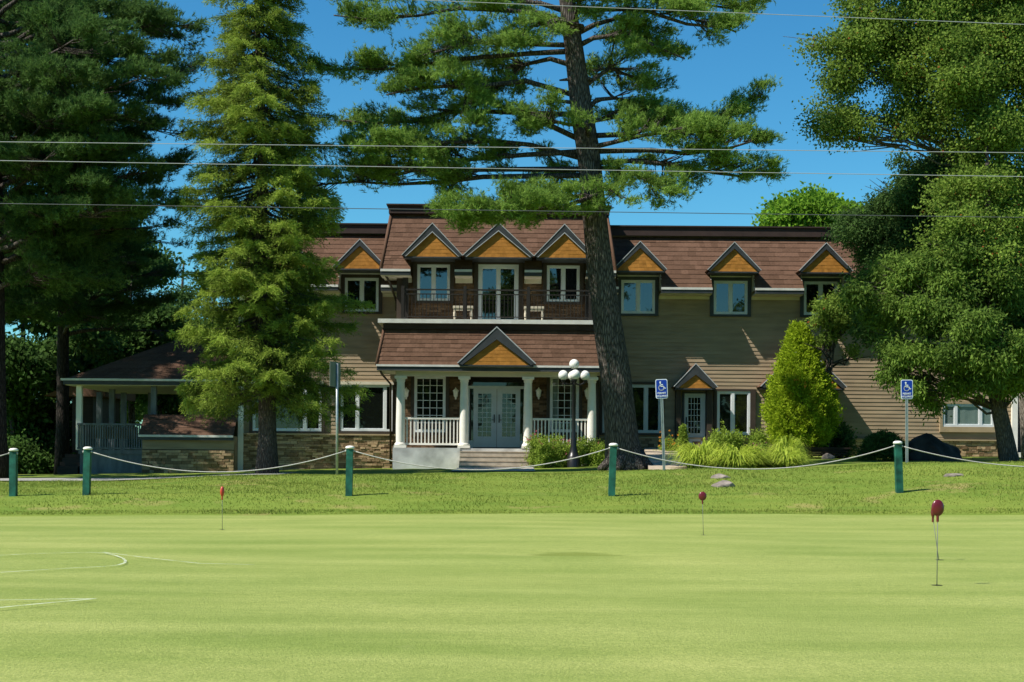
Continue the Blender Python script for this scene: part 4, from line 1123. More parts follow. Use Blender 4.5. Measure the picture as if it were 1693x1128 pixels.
# stubs
for (x0,y0,x1,y1) in ((950,170,920,167),(955,130,925,133),(962,128,985,132),(968,167,944,172)): tr.tube([P(x0,y0,TD),P((x0+x1)/2,(y0+y1)/2,TD-.15),P(x1,y1,TD-.2)],[.07,.055,.025],7,.1)
tr.build('trunk',M['bark_pine'],pine)
fo=Foliage(); wd=MB()
LIMBS=[ # (trunk start px, polyline of foliage px, Dstart, Dend, lateral, vertical, K)
 ((944,40),[(900,22),(830,15),(760,8),(690,22),(610,32),(552,24)],TD,TD-1.5,1.0,.42,200),
 ((940,20),[(900,5),(820,-15),(700,-20),(600,-15),(530,-5)],TD,TD+2,1.1,.5,200),
 ((948,75),[(900,70),(840,72),(790,66),(750,78),(700,90)],TD,TD-2.5,1.0,.55,190),
 ((948,85),[(880,85),(760,95),(660,105),(590,112),(535,108)],TD,TD-.5,1.1,.5,230),
 ((952,110),[(915,100),(870,105),(835,122),(805,140)],TD,TD+1.5,.9,.6,110),
 ((958,160),[(870,130),(810,138),(740,140),(690,150),(640,152)],TD,TD-3,1.0,.36,200),
 ((968,235),[(860,185),(800,165),(772,160),(768,190),(790,200)],TD,TD-2,.8,.4,110),
 ((962,190),[(800,182),(740,185),(680,200),(620,205),(560,196)],TD,TD+1.5,1.1,.45,190),
 ((975,265),[(880,238),(820,232),(740,232),(660,240),(590,242)],TD,TD-3.2,1.2,.45,230),
 ((975,250),[(860,250),(780,262),(700,252),(620,255)],TD,TD+.5,1.2,.45,170),
 ((980,290),[(800,288),(740,296),(660,298),(590,300),(520,303)],TD,TD+.8,1.3,.50,230),
 ((982,280),[(850,275),(770,282),(700,280),(630,272)],TD,TD-1.5,1.1,.4,150),
 ((986,330),[(960,325),(905,325),(850,333),(800,345),(745,354)],TD-.8,TD-2.6,1.1,.44,290),
 ((986,330),[(985,320),(930,340),(880,342),(850,352)],TD-.8,TD-2.4,.9,.42,170),
 ((975,240),[(975,205),(940,205),(905,195),(880,185)],TD-.6,TD-3,.8,.45,130),
 ((984,300),[(975,290),(930,288),(880,288)],TD,TD+2,.9,.5,100),
 ((972,245),[(1005,235),(1060,218),(1115,215),(1180,215)],TD-.4,TD-3,1.1,.48,220),
 ((968,225),[(1040,212),(1110,200),(1180,205),(1215,180),(1262,148)],TD,TD+.3,.9,.38,170),
 ((976,250),[(1080,240),(1140,245),(1200,240),(1250,230)],TD,TD-.8,1.1,.42,125),
 ((982,270),[(1040,262),(1110,268),(1180,280),(1230,285),(1270,288)],TD,TD+.5,1.2,.35,170),
 ((982,280),[(1000,275),(1040,280),(1080,300),(1120,322)],TD,TD-2.5,1.0,.36,110),
 ((984,320),[(995,300),(1010,310),(1030,325)],TD-.5,TD-2,.6,.3,40),
 ((958,150),[(985,120),(1010,110),(1040,125),(1060,130)],TD,TD+1.5,1.0,.7,130),
 ((962,190),[(990,165),(1020,160),(1050,175),(1062,190)],TD,TD+1,1.0,.6,120),
 ((962,200),[(990,195),(1030,190),(1065,200)],TD,TD+2,.9,.45,70),
 ((948,80),[(980,60),(1040,55),(1090,75),(1140,95)],TD,TD-1,.8,.33,120),
 ((945,60),[(980,40),(1030,30),(1060,60),(1075,80)],TD,TD+2,1.0,.5,110),
 ((940,20),[(980,10),(1060,15),(1130,30),(1200,42),(1214,45)],TD,TD-1,1.0,.34,170),
 ((936,-10),[(980,-15),(1060,-10),(1150,2),(1230,12)],TD,TD+1,1.0,.4,170),
 ((945,50),[(960,40),(920,30),(880,45),(850,60)],TD-.4,TD-3,.8,.5,110),
 ((945,50),[(950,20),(960,0),(990,-20)],TD-.4,TD-3,.9,.7,100),
]
for st_,pl_,d0,d1,rl,rv,K in LIMBS:
    d1=max(d1,TD-1.3) if st_[1]<320 else d1
    pts=pxp(pl_,d0,d1); s0=P(st_[0],st_[1],TD)
    full=[Vector(s0)]+[Vector(p)+Vector((random.gauss(0,.06),0,-.05+random.gauss(0,.05))) for p in pts]
    fn=len(full); wd.tube(full,[.075*(1-i/fn)**1.1+.013 for i in range(fn)],7,.08)
    Lm=sum((Vector(pts[i+1])-Vector(pts[i])).length for i in range(len(pts)-1))
    pine_pad(fo,wd,pts,rl*.85,rv*.9,int(K*.9))
# limbs above the frame
for k in range(7):
    t=k/7; y0=-50-330*t; x0=930-25*t
    az=k*2.4; Lh=2.4*(1-t)*random.uniform(.75,1.1)+.6
    s0=Vector(P(x0,y0,TD)); e=s0+Vector((math.cos(az)*Lh,math.sin(az)*Lh,.6+.1*Lh)); c=limb_curve(s0,e,.05)
    wd.tube(c,[.07*(1-i/7)+.012 for i in range(7)],5); pine_pad(fo,wd,c[1:],1.0,.4,int(60+40*(1-t)))
fo.build('crown',M['pine'],pine); wd.build('branches',M['bark_pine'],pine)

# ---------------- left pines
def left_pine(cx,D,label,limbs,r0,ztop,mat='pine',lean=0,bare=None,k2=1.0,dark=False):
    b=P(cx,780,D); x0=b[0]; zb=g(x0,D)
    t=thing('pine_tree',label,'tree',(x0,D,zb))
    n=12; tr=MB(); tr.tube([(x0+lean*i/n,D,zb-.2+(ztop-zb)*i/n) for i in range(n+1)],[r0*(1-.93*(i/n)**1.1)*(1.25 if i==0 else 1) for i in range(n+1)],14,.06); tr.build('trunk',M['bark_dark'],t)
    fo=Foliage(); wd=MB()
    for (z0,ex,ey,ez,rl,rv,K) in limbs:
        s0=Vector((x0+lean*(z0-zb)/(ztop-zb),D,z0)); e=Vector((ex,ey,ez)); c=limb_curve(s0,e,-.04)
        wd.tube(c,[max(.015,.09*(1-i/7)) for i in range(7)],6); pine_pad(fo,wd,c[1:] ,rl,rv,int(K*k2),width=.02)
    fo.build('crown',M[mat],t); wd.build('branches',M['bark_pine'],t); return t
def limbs_from_tips(tips,D,cx,x0z,rv=.5,K=150,drop=.6):
    out=[]
    for (px,py,dd) in tips:
        e=P(px,py,D+dd); out.append((e[2]-drop-random.uniform(0,.7),e[0],D+dd,e[2],1.25,rv*random.uniform(.85,1.2),K))
    return out
tipsA=[(190,8,-1),(262,25,1),(225,60,-2),(305,42,0),(255,88,2),(322,116,-1),(240,128,-3),(258,165,1),(200,150,-3),(270,214,2),(225,190,-2),(278,262,0),(235,285,-2),(262,335,-2),(205,240,-3),(252,378,1),(150,60,-3.5),(160,300,-3),(180,345,-3),(120,180,-4),(110,110,-4),(90,250,-4)]
LA=limbs_from_tips([(x_,y_,min(q_,.6)) for x_,y_,q_ in tipsA],43.8,8,0,.42,160)
# reach to other directions and above the frame
x0=P(-12,780,43.8)[0]
for k in range(50):
    z=random.uniform(5.5,15.5); az=random.uniform(0,6.28); L=random.uniform(4,6)*(1-max(0,z-12)/8)
    if math.cos(az)>.1: L*=.55
    LA.append((z,x0+math.cos(az)*L,43.8+math.sin(az)*L,z+random.uniform(.2,1.2),1.2,.5,110))
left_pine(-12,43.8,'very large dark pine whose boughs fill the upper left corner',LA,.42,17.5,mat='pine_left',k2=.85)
tipsB=[(275,395,0),(240,425,-1),(262,455,1),(180,420,-2),(60,400,-2),(30,455,-1),(120,470,-2),(200,480,-1),(265,500,1),(150,510,-3)]
LB=limbs_from_tips(tipsB,58,110,0,.5,110)
x0=P(103,780,58)[0]
for k in range(46):
    z=random.uniform(6,25); az=random.uniform(0,6.28); L=random.uniform(3.2,5.2)*(1-max(0,z-15)/14)
    LB.append((z,x0+math.cos(az)*L,58+math.sin(az)*L,z+random.uniform(.1,.9),1.2,.5,90))
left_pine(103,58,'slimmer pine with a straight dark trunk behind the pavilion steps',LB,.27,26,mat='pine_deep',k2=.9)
LC=[]
x0=P(-140,780,52)[0]
for k in range(60):
    z=random.uniform(5,25); az=random.uniform(0,6.28); L=random.uniform(3.5,6)*(1-max(0,z-15)/14)
    LC.append((z,x0+math.cos(az)*L,52+math.sin(az)*L,z+random.uniform(.1,.9),1.5,.6,120))
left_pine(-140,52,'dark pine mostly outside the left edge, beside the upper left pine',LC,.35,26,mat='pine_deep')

# ---------------- spruce
def spruce(cx,D,label,ztop,prof,nb,mat,zlow,trunk_r=.26,lean=0,dens=1.0,top_px=None,seed=1,leaf=.1):
    b=P(cx,778,D); zb=g(b[0],D); t=thing('spruce_tree',label,'tree',(b[0],D,zb))
    ctr=lambda z: b[0]+lean*(z-zb)/(ztop-zb)
    n=14; tr=MB(); tr.tube([(ctr(zb+(ztop-zb)*i/n)+.05*math.sin(i),D,zb-.2+(ztop-zb)*i/n) for i in range(n+1)],[trunk_r*(1.3 if i==0 else 1-.95*i/n) for i in range(n+1)],14,.05); tr.build('trunk',M['bark_grey'],t)
    fo=Foliage(); wd=MB()
    for k in range(nb):
        z=zlow+(ztop-zlow)*((k+.5)/nb)**1.05+random.gauss(0,.1); az=k*2.39996+random.gauss(0,.3)
        R=prof(z,math.cos(az))*random.choice((.45,.62,.78,.9,.95,1.12))
        if R<.12: continue
        s0=np.array([ctr(z),D,z]); d=np.array([math.cos(az),math.sin(az),0])
        m=7; rise=random.uniform(-.10,.06)
        pts=[s0+d*R*(i/m)+np.array([0,0,R*(rise*(i/m)-.42*(i/m)+.24*(i/m)**2.4)]) for i in range(m+1)]
        wd.tube(pts,[.035*(1-i/m)+.006 for i in range(m+1)],5,cap=False)
        pts=np.array(pts)
        nt=int(max(6,R*26*dens)); u=RNG.uniform(.12,1.0,nt)**.75
        seg=u*m; i0=np.clip(seg.astype(int),0,m-1); f=(seg-i0)[:,None]; base=pts[i0]*(1-f)+pts[i0+1]*f
        sd=np.array([-d[1],d[0],0]); sg=RNG.choice([-1,1],nt)
        wlen=(.20+.42*np.sin(np.pi*np.clip(u*.85+.1,0,1)))*min(1.2,R*.6+.2)*RNG.uniform(.5,1.2,nt)
        tw=unit(sd[None]*sg[:,None]*1.0+d[None]*.75+np.stack([np.zeros(nt),np.zeros(nt),RNG.normal(-.25,.28,nt)],-1))
        ns=26
        s_=RNG.uniform(0,1,(nt,ns,1)); C=base[:,None,:]+tw[:,None,:]*wlen[:,None,None]*s_
        C=C+RNG.normal(0,.028,C.shape); C[:,:,2]-=(s_[:,:,0]**2)*wlen[:,None]*.35
        Dn=unit(tw[:,None,:]*.8+RNG.normal(0,.42,(nt,ns,3))+np.array([0,0,-.12]))
        tb=np.clip(RNG.uniform(0,.35)+RNG.uniform(0,.25,nt)+.5*np.clip((u-.6)/.4,0,1),0,.95)
        N_=nt*ns
        fo.quad_add(leaves(C.reshape(-1,3),Dn.reshape(-1,3),RNG.uniform(.8,1.3,N_)*leaf,np.full(N_,leaf*.19)),np.clip(np.repeat(tb,ns)+RNG.normal(0,.1,N_),0,.97))
    fo.build('crown',M[mat],t); wd.build('branches',M['bark_grey'],t); return t
def prof_main(z,c):
    z=1.1+(z-1.1)*45.5/42
    if z<3.0: r=2.1+ (z-1.8)*.55
    elif z<12: r=2.75-.02*(z-3)
    else: r=2.6*(1-(z-12)/7.6)
    r+=.22*math.sin(z*2.1)+.15*math.sin(z*4.7+1)
    return max(.1,r*.86*(1.04 if c>0 else 1.0))
spruce(441,42.0,'tall dense spruce with yellow-green tips covering the left wing',18.5,prof_main,430,'spruce',3.1,.28,lean=-.45,dens=1.0,leaf=.11)

# ---------------- generic leafy crowns
def crown(parent,name,blobs,D,mat,leaf=.09,count=20000,cl=14,droop=0,asp=.55,shell=.45,clr=.22,sub=1.0):
    """blobs: (px,py,rx,ry,dD,rD) photo pixels at distance D+dD"""
    fo=Foliage(); big=blobs; blobs=[]
    for (px,py,rx,ry,dD,rD) in big:
        k=int(np.clip(rx*ry*((F/(D+dD)/50)**-2)/ (sub*120),3,22))
        for _ in range(k):
            u=rdir(1)[0]; q=RNG.uniform(.35,1)**.5*.78; s=RNG.uniform(.26,.46)
            r0=(rx*ry)**.5*s
            blobs.append((px+u[0]*rx*q,py-u[2]*ry*q,r0*1.2,r0*.8,dD+u[1]*rD*q,r0*1.1*(D+dD)/F))
    A=np.array([max(.01,b[2]*b[3]) for b in blobs]); A=A/A.sum()
    for bl,a in zip(blobs,A):
        px,py,rx,ry,dD,rD=bl; c=np.array(P(px,py,D+dD)); R=np.array([rx*(D+dD)/F,rD,ry*(D+dD)/F])
        n=int(count*a/cl)+3
        u=rdir(n); rr=RNG.uniform(0,1,n)**shell
        lob=1+.22*np.sin(u[:,0]*5+px)*np.cos(u[:,2]*6+py)+.14*np.sin(u[:,0]*11+u[:,1]*9+py)
        cen=c+u*R*(rr*lob)[:,None]
        off=RNG.normal(0,clr,(n,cl,3))*np.array([1,1,.6])
        if droop: off[:,:,2]-=np.abs(RNG.normal(0,clr*droop,(n,cl)))
        C=(cen[:,None,:]+off).reshape(-1,3); N_=n*cl
        out=unit(np.repeat(u,cl,0)*.7+RNG.normal(0,.7,(N_,3))+np.array([0,0,-droop*.8]))
        tb=np.repeat(RNG.uniform(0,.45)+RNG.uniform(.0,.4,n),cl)
        fo.quad_add(leaves(C,out,RNG.uniform(.7,1.25,N_)*leaf,np.full(N_,leaf*asp)),np.clip(tb+RNG.normal(0,.13,N_),0,1))
    return fo.build(name,M[mat],parent)
def limbs_to(parent,base_pts,rads,blobs,D,mat,n=2,start=.35):
    wd=MB(); wd.tube(base_pts,rads,14,.06); o=wd.build('trunk',mat,parent)
    wb=MB(); K=len(base_pts)
    for b in blobs:
        for _ in range(n):
            e=Vector(P(b[0]+random.uniform(-.25,.25)*b[2],b[1]+random.uniform(-.25,.25)*b[3],D+b[4]))
            # start lower than the target
            cand=[p for p in base_pts if p[2]<e.z-.3] or [base_pts[1]]
            s=Vector(cand[-1])
            c=limb_curve(s,e,-.05,6,.12); wb.tube(c,[max(.010,.05*(1-i/6)) for i in range(6)],6)
            for q in range(3):
                e2=e+Vector((random.gauss(0,.4),random.gauss(0,.4),random.gauss(0,.3))); wb.tube([c[3],(c[3]+e2)/2,e2],[.025,.017,.006],4,cap=False)
    wb.build('branches',mat,parent); return o

# right: cedar with drooping sprays
CD=44
b=P(1670,768,CD); zb=g(b[0],CD)
ce=thing('cedar_tree','drooping cedar with curved bare trunk hiding the right end of lodge','tree',(b[0],CD,zb))
cb=[(1420,470,34,26,.5,1.0),(1470,450,46,30,0,1.3),(1500,500,50,30,-.5,1.4),(1540,440,60,34,0,1.5),(1600,460,60,36,-.8,1.6),(1560,520,56,30,-1,1.5),(1465,560,30,18,.3,.9),(1500,590,42,22,0,1.1),(1620,520,58,34,-1.3,1.6),(1560,580,60,28,-.8,1.5),(1680,470,60,50,0,2),(1690,560,56,40,-.8,1.8),(1625,590,52,26,-1.4,1.4),(1500,635,38,18,0,1.0),(1570,622,50,22,-.6,1.3),(1640,618,40,20,-1,1.1),(1525,655,30,12,0,.8),(1700,620,40,28,-.5,1.4),(1600,410,70,34,0,1.8),(1450,520,22,16,.5,.7),(1730,560,60,80,0,2),(1480,612,24,12,0,.7)]
tpt=[P(x,y,CD) for x,y in ((1670,775),(1667,750),(1660,715),(1652,680),(1645,620),(1640,540),(1636,440),(1634,340),(1632,240))]
limbs_to(ce,tpt,[.33,.27,.25,.235,.22,.19,.15,.10,.04],cb,CD,M['bark_grey'],2)
crown(ce,'crown',cb,CD,'cedarleaf',.15,190000,22,1.0,.34,.5,.17,sub=2.2)
# birch above
BD=46
b=P(1642,765,BD+2); zb=g(b[0],BD+2)
bi=thing('birch_tree','tall leafy birch whose crown fills the upper right corner','tree',(b[0],BD+2,zb))
bb=[(1640,50,95,62,0,2.4),(1540,28,95,50,0,2.2),(1450,62,70,48,0,1.8),(1372,62,44,22,0,1.2),(1345,78,24,16,0,.6),(1405,120,45,42,0,1.4),(1372,185,38,40,0,1.2),(1385,232,18,22,0,.7),(1362,215,24,20,0,.7),(1420,205,40,28,0,1.1),(1500,118,62,36,0,1.6),(1600,130,75,50,-1,2.0),(1530,200,55,34,0,1.6),(1660,210,60,55,-1,2.0),(1465,188,35,16,0,1),(1640,300,58,46,-1,1.8),(1672,370,50,50,-1.5,1.8),(1680,440,45,40,-1.5,1.5),(1600,250,45,26,-.5,1.3),(1720,120,80,110,0,2.4),(1440,10,60,30,0,1.5),(1640,-60,130,70,0,2.5),(1500,-60,90,50,0,2.2),(1740,300,70,110,0,2.2),(1580,75,60,45,-1,1.6),(1640,430,42,42,-3,1.3),(1600,365,44,36,-2.5,1.3),(1560,325,34,30,-2,1.1),(1610,300,40,30,-2,1.2),(1540,400,30,24,-2.5,.9),(1590,180,50,34,-.5,1.4),(1490,170,40,24,0,1.1)]
tpt=[P(x,y,BD+1) for x,y in ((1700,772),(1696,700),(1690,600),(1680,500),(1668,400),(1658,300),(1650,200),(1640,120),(1632,40),(1625,-60))]
limbs_to(bi,tpt,[.2,.17,.16,.15,.14,.12,.10,.08,.06,.03],bb,BD,M['bark_pale'],2)
crown(bi,'crown',bb,BD,'birch',.105,245000,16,.35,.62,.55,.26)
# dark evergreen between and behind
ED=49
b=P(1664,762,ED); zb=g(b[0],ED)
de=thing('hemlock_tree','dark shaded evergreen between the birch crown and the cedar','tree',(b[0],ED,zb))
eb=[(1545,300,62,48,0,1.8),(1500,345,70,42,0,1.8),(1430,372,52,28,0,1.2),(1395,378,22,22,0,.8),(1490,400,70,50,0,1.8),(1560,400,80,60,0,2),(1455,450,45,42,0,1.2),(1500,262,28,14,0,.8),(1485,300,26,16,0,.8),(1412,405,16,22,0,.6),(1450,520,40,42,.5,1),(1580,250,50,30,0,1.5),(1640,350,70,80,1,2)]
tpt=[P(x,y,ED+.3) for x,y in ((1664,768),(1656,715),(1640,640),(1610,540),(1580,420),(1560,290),(1556,230))]
limbs_to(de,tpt,[.24,.2,.18,.15,.1,.06,.02],eb,ED,M['bark_grey'],2)
crown(de,'crown',eb,ED,'darkever',.13,150000,20,.5,.42,.45,.2)
# drooping tree branch with a few orange leaves; its thin trunk is added
SD=51
sp_=thing('maple_branch','drooping maple branch with light green leaves before the right dormer window, on an added slender trunk','tree',(P(1374,768,SD)[0],SD,g(P(1374,768,SD)[0],SD)))
sb=[(1372,500,26,20,0,.6),(1392,520,26,24,0,.6),(1362,530,16,18,0,.5),(1352,560,12,14,0,.4),(1372,552,12,14,0,.4),(1405,490,24,26,0,.7),(1420,530,22,26,0,.7),(1410,580,10,12,0,.3)]
tpt=[P(x,y,SD) for x,y in ((1370,772),(1370,700),(1374,620),(1380,560),(1390,500))]
limbs_to(sp_,tpt,[.05,.045,.038,.03,.015],sb,SD,M['bark_grey'],2)
crown(sp_,'crown',sb,SD,'birch',.13,9500,10,.5,.45,.5,.16)
# bright maple behind the roof
MD=76
mp=thing('maple_tree','bright green maple rising behind the right wing roof','tree',(P(1330,700,MD)[0],MD,g(10,MD)))
mb_=[(1330,352,52,38,0,3),(1292,362,30,22,0,2),(1335,325,22,14,0,1.5),(1375,360,40,36,0,2.5),(1345,410,85,50,0,4),(1410,380,40,40,0,2.5),(1290,345,12,10,0,.8),(1340,480,80,60,0,4)]
tpt=[P(x,y,MD) for x,y in ((1335,740),(1335,650),(1335,560),(1334,480),(1332,400),(1330,340))]
limbs_to(mp,tpt,[.35,.32,.28,.22,.14,.05],mb_,MD,M['bark_grey'],1)
crown(mp,'crown',mb_,MD,'maple',.24,70000,14,.1,.7,.5,.38)
# ---------------- woods behind the pavilion : separate trees
fr=random.Random(5)
W=[(-40,66,330,.9,'forest'),(40,72,380,1.0,'pine_deep'),(98,64,470,.8,'forest'),(150,80,360,1.1,'darkever'),(215,74,420,1.0,'forest'),(262,68,500,.85,'forest'),(300,84,400,1.1,'darkever'),(-110,70,300,1.1,'darkever'),(352,78,430,1.0,'forest'),(20,62,560,.7,'forest'),(180,90,330,1.2,'forest'),(420,88,440,1.1,'darkever')]
WL=['leafy dark tree outside the far left edge behind the pines','feathery tree behind the far left pine','small leafy tree by the outbuilding roof','tall dark conifer seen over the pavilion ridge','leafy tree right above the pavilion roof slope','low leafy tree behind the pavilion roof peak','dark conifer between the pavilion roof and the spruce','dark conifer outside the left edge behind the pines','leafy tree behind the left side of the spruce','shrubby young tree low at the far left edge','tallest leafy tree deep behind the pavilion','dark conifer far behind the spruce crown']
for (px,D,yt,sc,mt),lab in zip(W,WL):
    x=P(px,700,D)[0]; z0=g(x,D); zt=P(px,yt,D)[2]
    t=thing('woodland_tree',lab,'tree',(x,D,z0),group='trees of the shaded woods behind the pavilion')
    bl=[]; H=zt-z0
    for k in range(11):
        f=fr.uniform(.22,.97); wd_=(1-abs(f-.55)*1.2)*2.9*sc
        bx=x+fr.uniform(-1,1)*wd_*.8; bz=z0+H*f; bd=fr.uniform(-1.5,1.5)
        q=F/(D+bd); bl.append((CX+bx*q,HY-(bz-EYE)*q,1.35*sc*q,.8*sc*q,bd,1.4))
    tp_=[(x+.1*math.sin(i),D,z0-.2+H*.93*i/7) for i in range(8)]
    limbs_to(t,tp_,[.2*sc*(1-i/8)+.02 for i in range(8)],bl,D,M['bark_pine'],1)
    crown(t,'crown',bl,D,mt,.26 if mt=='forest' else .22,17000,12,.2,.6 if mt=='forest' else .4,.5,.36)
# understory shrubs
for i,(px,D,h,lab) in enumerate(((15,60,1.6,'low shrub nearest the left edge behind the first rope post'),(60,62,2.0,'taller shrub left of the outbuilding'),(110,66,1.4,'small shrub behind the pavilion steps'),(200,68,2.2,'wide shrub seen through the open pavilion'),(270,67,2.0,'shrub behind the right pavilion post'))):
    x=P(px,770,D)[0]; z0=g(x,D); q=F/D
    t=thing('woodland_shrub',lab,'shrub',(x,D,z0))
    bl=[(px,HY-(z0+h*.45-EYE)*q,1.6*q,h*.5*q,0,1.2)]
    wd=MB(); 
    for k in range(7): a=fr.uniform(0,6.28); wd.tube([(x,D,z0-.1),(x+.3*math.cos(a),D+.3*math.sin(a),z0+h*.4),(x+.8*math.cos(a),D+.8*math.sin(a),z0+h*.8)],[.03,.02,.008],5)
    wd.build('stems',M['bark_grey'],t); crown(t,'foliage',bl,D,'forest',.18,7000,10,.1,.6,.6,.25)

# ---------------- golden cedar shrub
GD=51.3
gb=P(1326,752,GD); z0=g(gb[0],GD)
gc=thing('golden_cedar','plump pointed golden-green cedar shrub against the clapboard wall','shrub',(gb[0],GD,z0))
fo=Foliage(); n=3000
zt=P(1318,541,GD)[2]; zl=P(1326,735,GD)[2]
f=RNG.uniform(0,1,n)**1.35; 
rad=1.2*np.where(f<.3,.62+.38*np.sqrt(f/.3),np.clip((1-f)/.7,0,1)**.72)+.03
az=RNG.uniform(0,2*np.pi,n); rr=RNG.uniform(.5,1,n)**.5*RNG.uniform(.88,1.06,n); lob=1+.10*np.sin(az*7+f*22)+.09*np.sin(az*11-f*37)
R=rad*rr*lob
cx_=gb[0]-.16*f
C0=np.stack([cx_+R*np.cos(az),GD+R*np.sin(az),zl+(zt-zl)*f+RNG.normal(0,.04,n)],-1)
out=np.stack([np.cos(az),np.sin(az),np.full(n,.75)],-1)
cl=22
C=(C0[:,None,:]+RNG.normal(0,.055,(n,cl,3))+unit(out)[:,None,:]*RNG.uniform(-.05,.12,(n,cl,1))).reshape(-1,3)
Dn=unit(np.repeat(unit(out),cl,0)+RNG.normal(0,.55,(n*cl,3)))
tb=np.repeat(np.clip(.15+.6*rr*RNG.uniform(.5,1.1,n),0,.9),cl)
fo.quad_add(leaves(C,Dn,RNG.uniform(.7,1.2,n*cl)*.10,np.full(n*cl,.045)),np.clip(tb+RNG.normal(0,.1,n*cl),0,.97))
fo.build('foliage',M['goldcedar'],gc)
wd=MB(); wd.tube([(gb[0],GD,z0-.1),(gb[0],GD,zl+.3),(gb[0]-.1,GD,zt-.5)],[.11,.09,.02],8)
for k in range(9): a=k*2.4; wd.tube([(gb[0],GD,z0+.1),(gb[0]+.5*math.cos(a),GD+.5*math.sin(a),zl+.3),(gb[0]+.8*math.cos(a),GD+.8*math.sin(a),zl+1.2)],[.05,.035,.01],5)
wd.build('stems',M['bark_grey'],gc)

# ---------------- ornamental grass clumps
def grass_clump(name,px,py,D,R,H,label,mat='grassorn',n=1500,wid=.021,group=None,flow=None,cat='plant'):
    x=P(px,py,D)[0]; z0=g(x,D)
    t=thing(name,label,cat,(x,D,z0),group=group)
    az=RNG.uniform(0,2*np.pi,n); r0=np.abs(RNG.normal(0,R*.16,n)); reach=R*RNG.uniform(.25,1.05,n); hh=H*RNG.uniform(.35,1.05,n)*(1-.35*np.abs(np.sin(az*2.5+px))); cv=RNG.uniform(.45,1.25,n); drp=RNG.uniform(0,1,n)**1.5
    d=np.stack([np.cos(az),np.sin(az),np.zeros(n)],-1); B=np.array([x,D,z0])+d*r0[:,None]
    sd=np.stack([-np.sin(az),np.cos(az),np.zeros(n)],-1)*wid
    K=5; Q=[]; 
    def pt(s): 
        return B+d*(reach*s**1.3)[:,None]+np.stack([np.zeros(n),np.zeros(n),hh*(1.75*s-.85*s*s-cv*(s**3.2)*.42-drp*s**5*.35)],-1)
    fo=Foliage()
    for k in range(K):
        s0,s1=k/K,(k+1)/K; p0,p1=pt(s0),pt(s1); w0=(1-s0*.9); w1=(1-s1*.9)
        fo.quad_add(np.stack([p0-sd*w0,p0+sd*w0,p1+sd*w1,p1-sd*w1],1).reshape(-1,3),np.clip(RNG.uniform(.1,.9,n),0,.95))
    fo.build('blades',M[mat],t); return t
GG='yellow-green grass clumps in the bed'
grass_clump('ornamental_grass',1160,770,41.7,1.0,1.26,'yellow-green grass clump at the left end, right beside the ramp',group=GG,n=1700)
grass_clump('ornamental_grass',1218,771,41.3,1.08,1.07,'largest bright grass clump low in the middle of the bed',group=GG,n=2200)
grass_clump('ornamental_grass',1300,770,41.4,.82,0.83,'low bright grass clump in front of the golden cedar',group=GG,n=1500)
grass_clump('ornamental_grass',1300,765,42.6,.66,1.40,'upright grass clump touching the golden cedar on its left side',group=GG,n=1100)
grass_clump('ornamental_grass',1262,768,42.2,.6,0.73,'small grass clump filling the gap before the golden cedar',group=GG,n=900)
def herb(px,D,wpx,hm,label,mat='herb',flow=None,nf=0,leaf=.07,count=6000,name='garden_plant',grp=None,fs=.05):
    x=P(px,770,D)[0]; z0=g(x,D); q=F/D; t=thing(name,label,'plant',(x,D,z0),group=grp)
    W_=wpx/2/q
    wd=MB()
    tips=[]
    for k in range(26):
        a=RNG.uniform(0,6.28); r=W_*math.sqrt(RNG.uniform(0,1)); e=Vector((x+r*math.cos(a),D+min(.8,W_)*r/W_*math.sin(a),z0+hm*RNG.uniform(.7,1.05)))
        wd.tube([(x+r*.7*math.cos(a),D+.5*r*math.sin(a),z0-.05),e],[.012,.006],4,cap=False); tips.append(e)
    wd.build('stems',M[mat],t)
    n=count//8; tip=np.array([tuple(e) for e in tips]); i=RNG.integers(0,len(tips),n)
    C0=tip[i]; C0=C0-np.array([0,0,1])*((C0[:,2:3]-z0)*RNG.uniform(0,.95,(n,1)))+RNG.normal(0,.10,(n,3))
    C=(C0[:,None,:]+RNG.normal(0,.05,(n,8,3))).reshape(-1,3); fo=Foliage()
    fo.quad_add(leaves(C,unit(RNG.normal(0,1,(n*8,3))+np.array([0,0,.5])),RNG.uniform(.6,1.3,n*8)*leaf,np.full(n*8,leaf*.5)),np.clip(np.repeat(RNG.uniform(0,.8,n),8)+RNG.normal(0,.1,n*8),0,.97))
    fo.build('leaves',M[mat],t)
    if flow:
        k=RNG.integers(0,len(tips),nf); C0=tip[k]+RNG.normal(0,.12,(nf,3))+np.array([0,0,.02]); pp=7
        az=np.arange(pp)/pp*2*np.pi; dd=np.stack([np.cos(az),-.5*np.ones(pp),np.sin(az)],-1)
        C=np.repeat(C0[:,None,:],pp,1).reshape(-1,3); dn=unit(np.tile(dd,(nf,1))+RNG.normal(0,.15,(nf*pp,3))); fo=Foliage()
        fo.quad_add(leaves(C,dn,np.full(nf*pp,fs),np.full(nf*pp,fs*.7)),np.repeat(RNG.uniform(0,.95,nf),pp)); fo.build('blossoms',M[flow],t)
    return t
herb(897,50.2,44,1.0,'pink flowering plant at the left end of bed by the steps',flow='flower_pink',nf=26,count=9000,name='flowering_plant')
herb(925,50.6,44,.95,'leafy plant with red-pink blossoms left of the lamp post',flow='flower_pink',nf=14,count=9000,name='flowering_plant')
herb(972,50.6,40,.92,'leafy plant with few pink blossoms right of the lamp post',flow='flower_pink',nf=8,count=8000,name='flowering_plant')
herb(998,50.2,26,.7,'low leafy plant between lamp post and pine trunk',count=4500)
herb(1107,51.2,30,.85,'orange daisies on thin stems behind the parking sign pole',flow='flower_orange',nf=30,count=2200,name='flowering_plant')
herb(1200,52.4,50,1.05,'grey-green leafy plant under the window next to the side door',count=6500,leaf=.1)
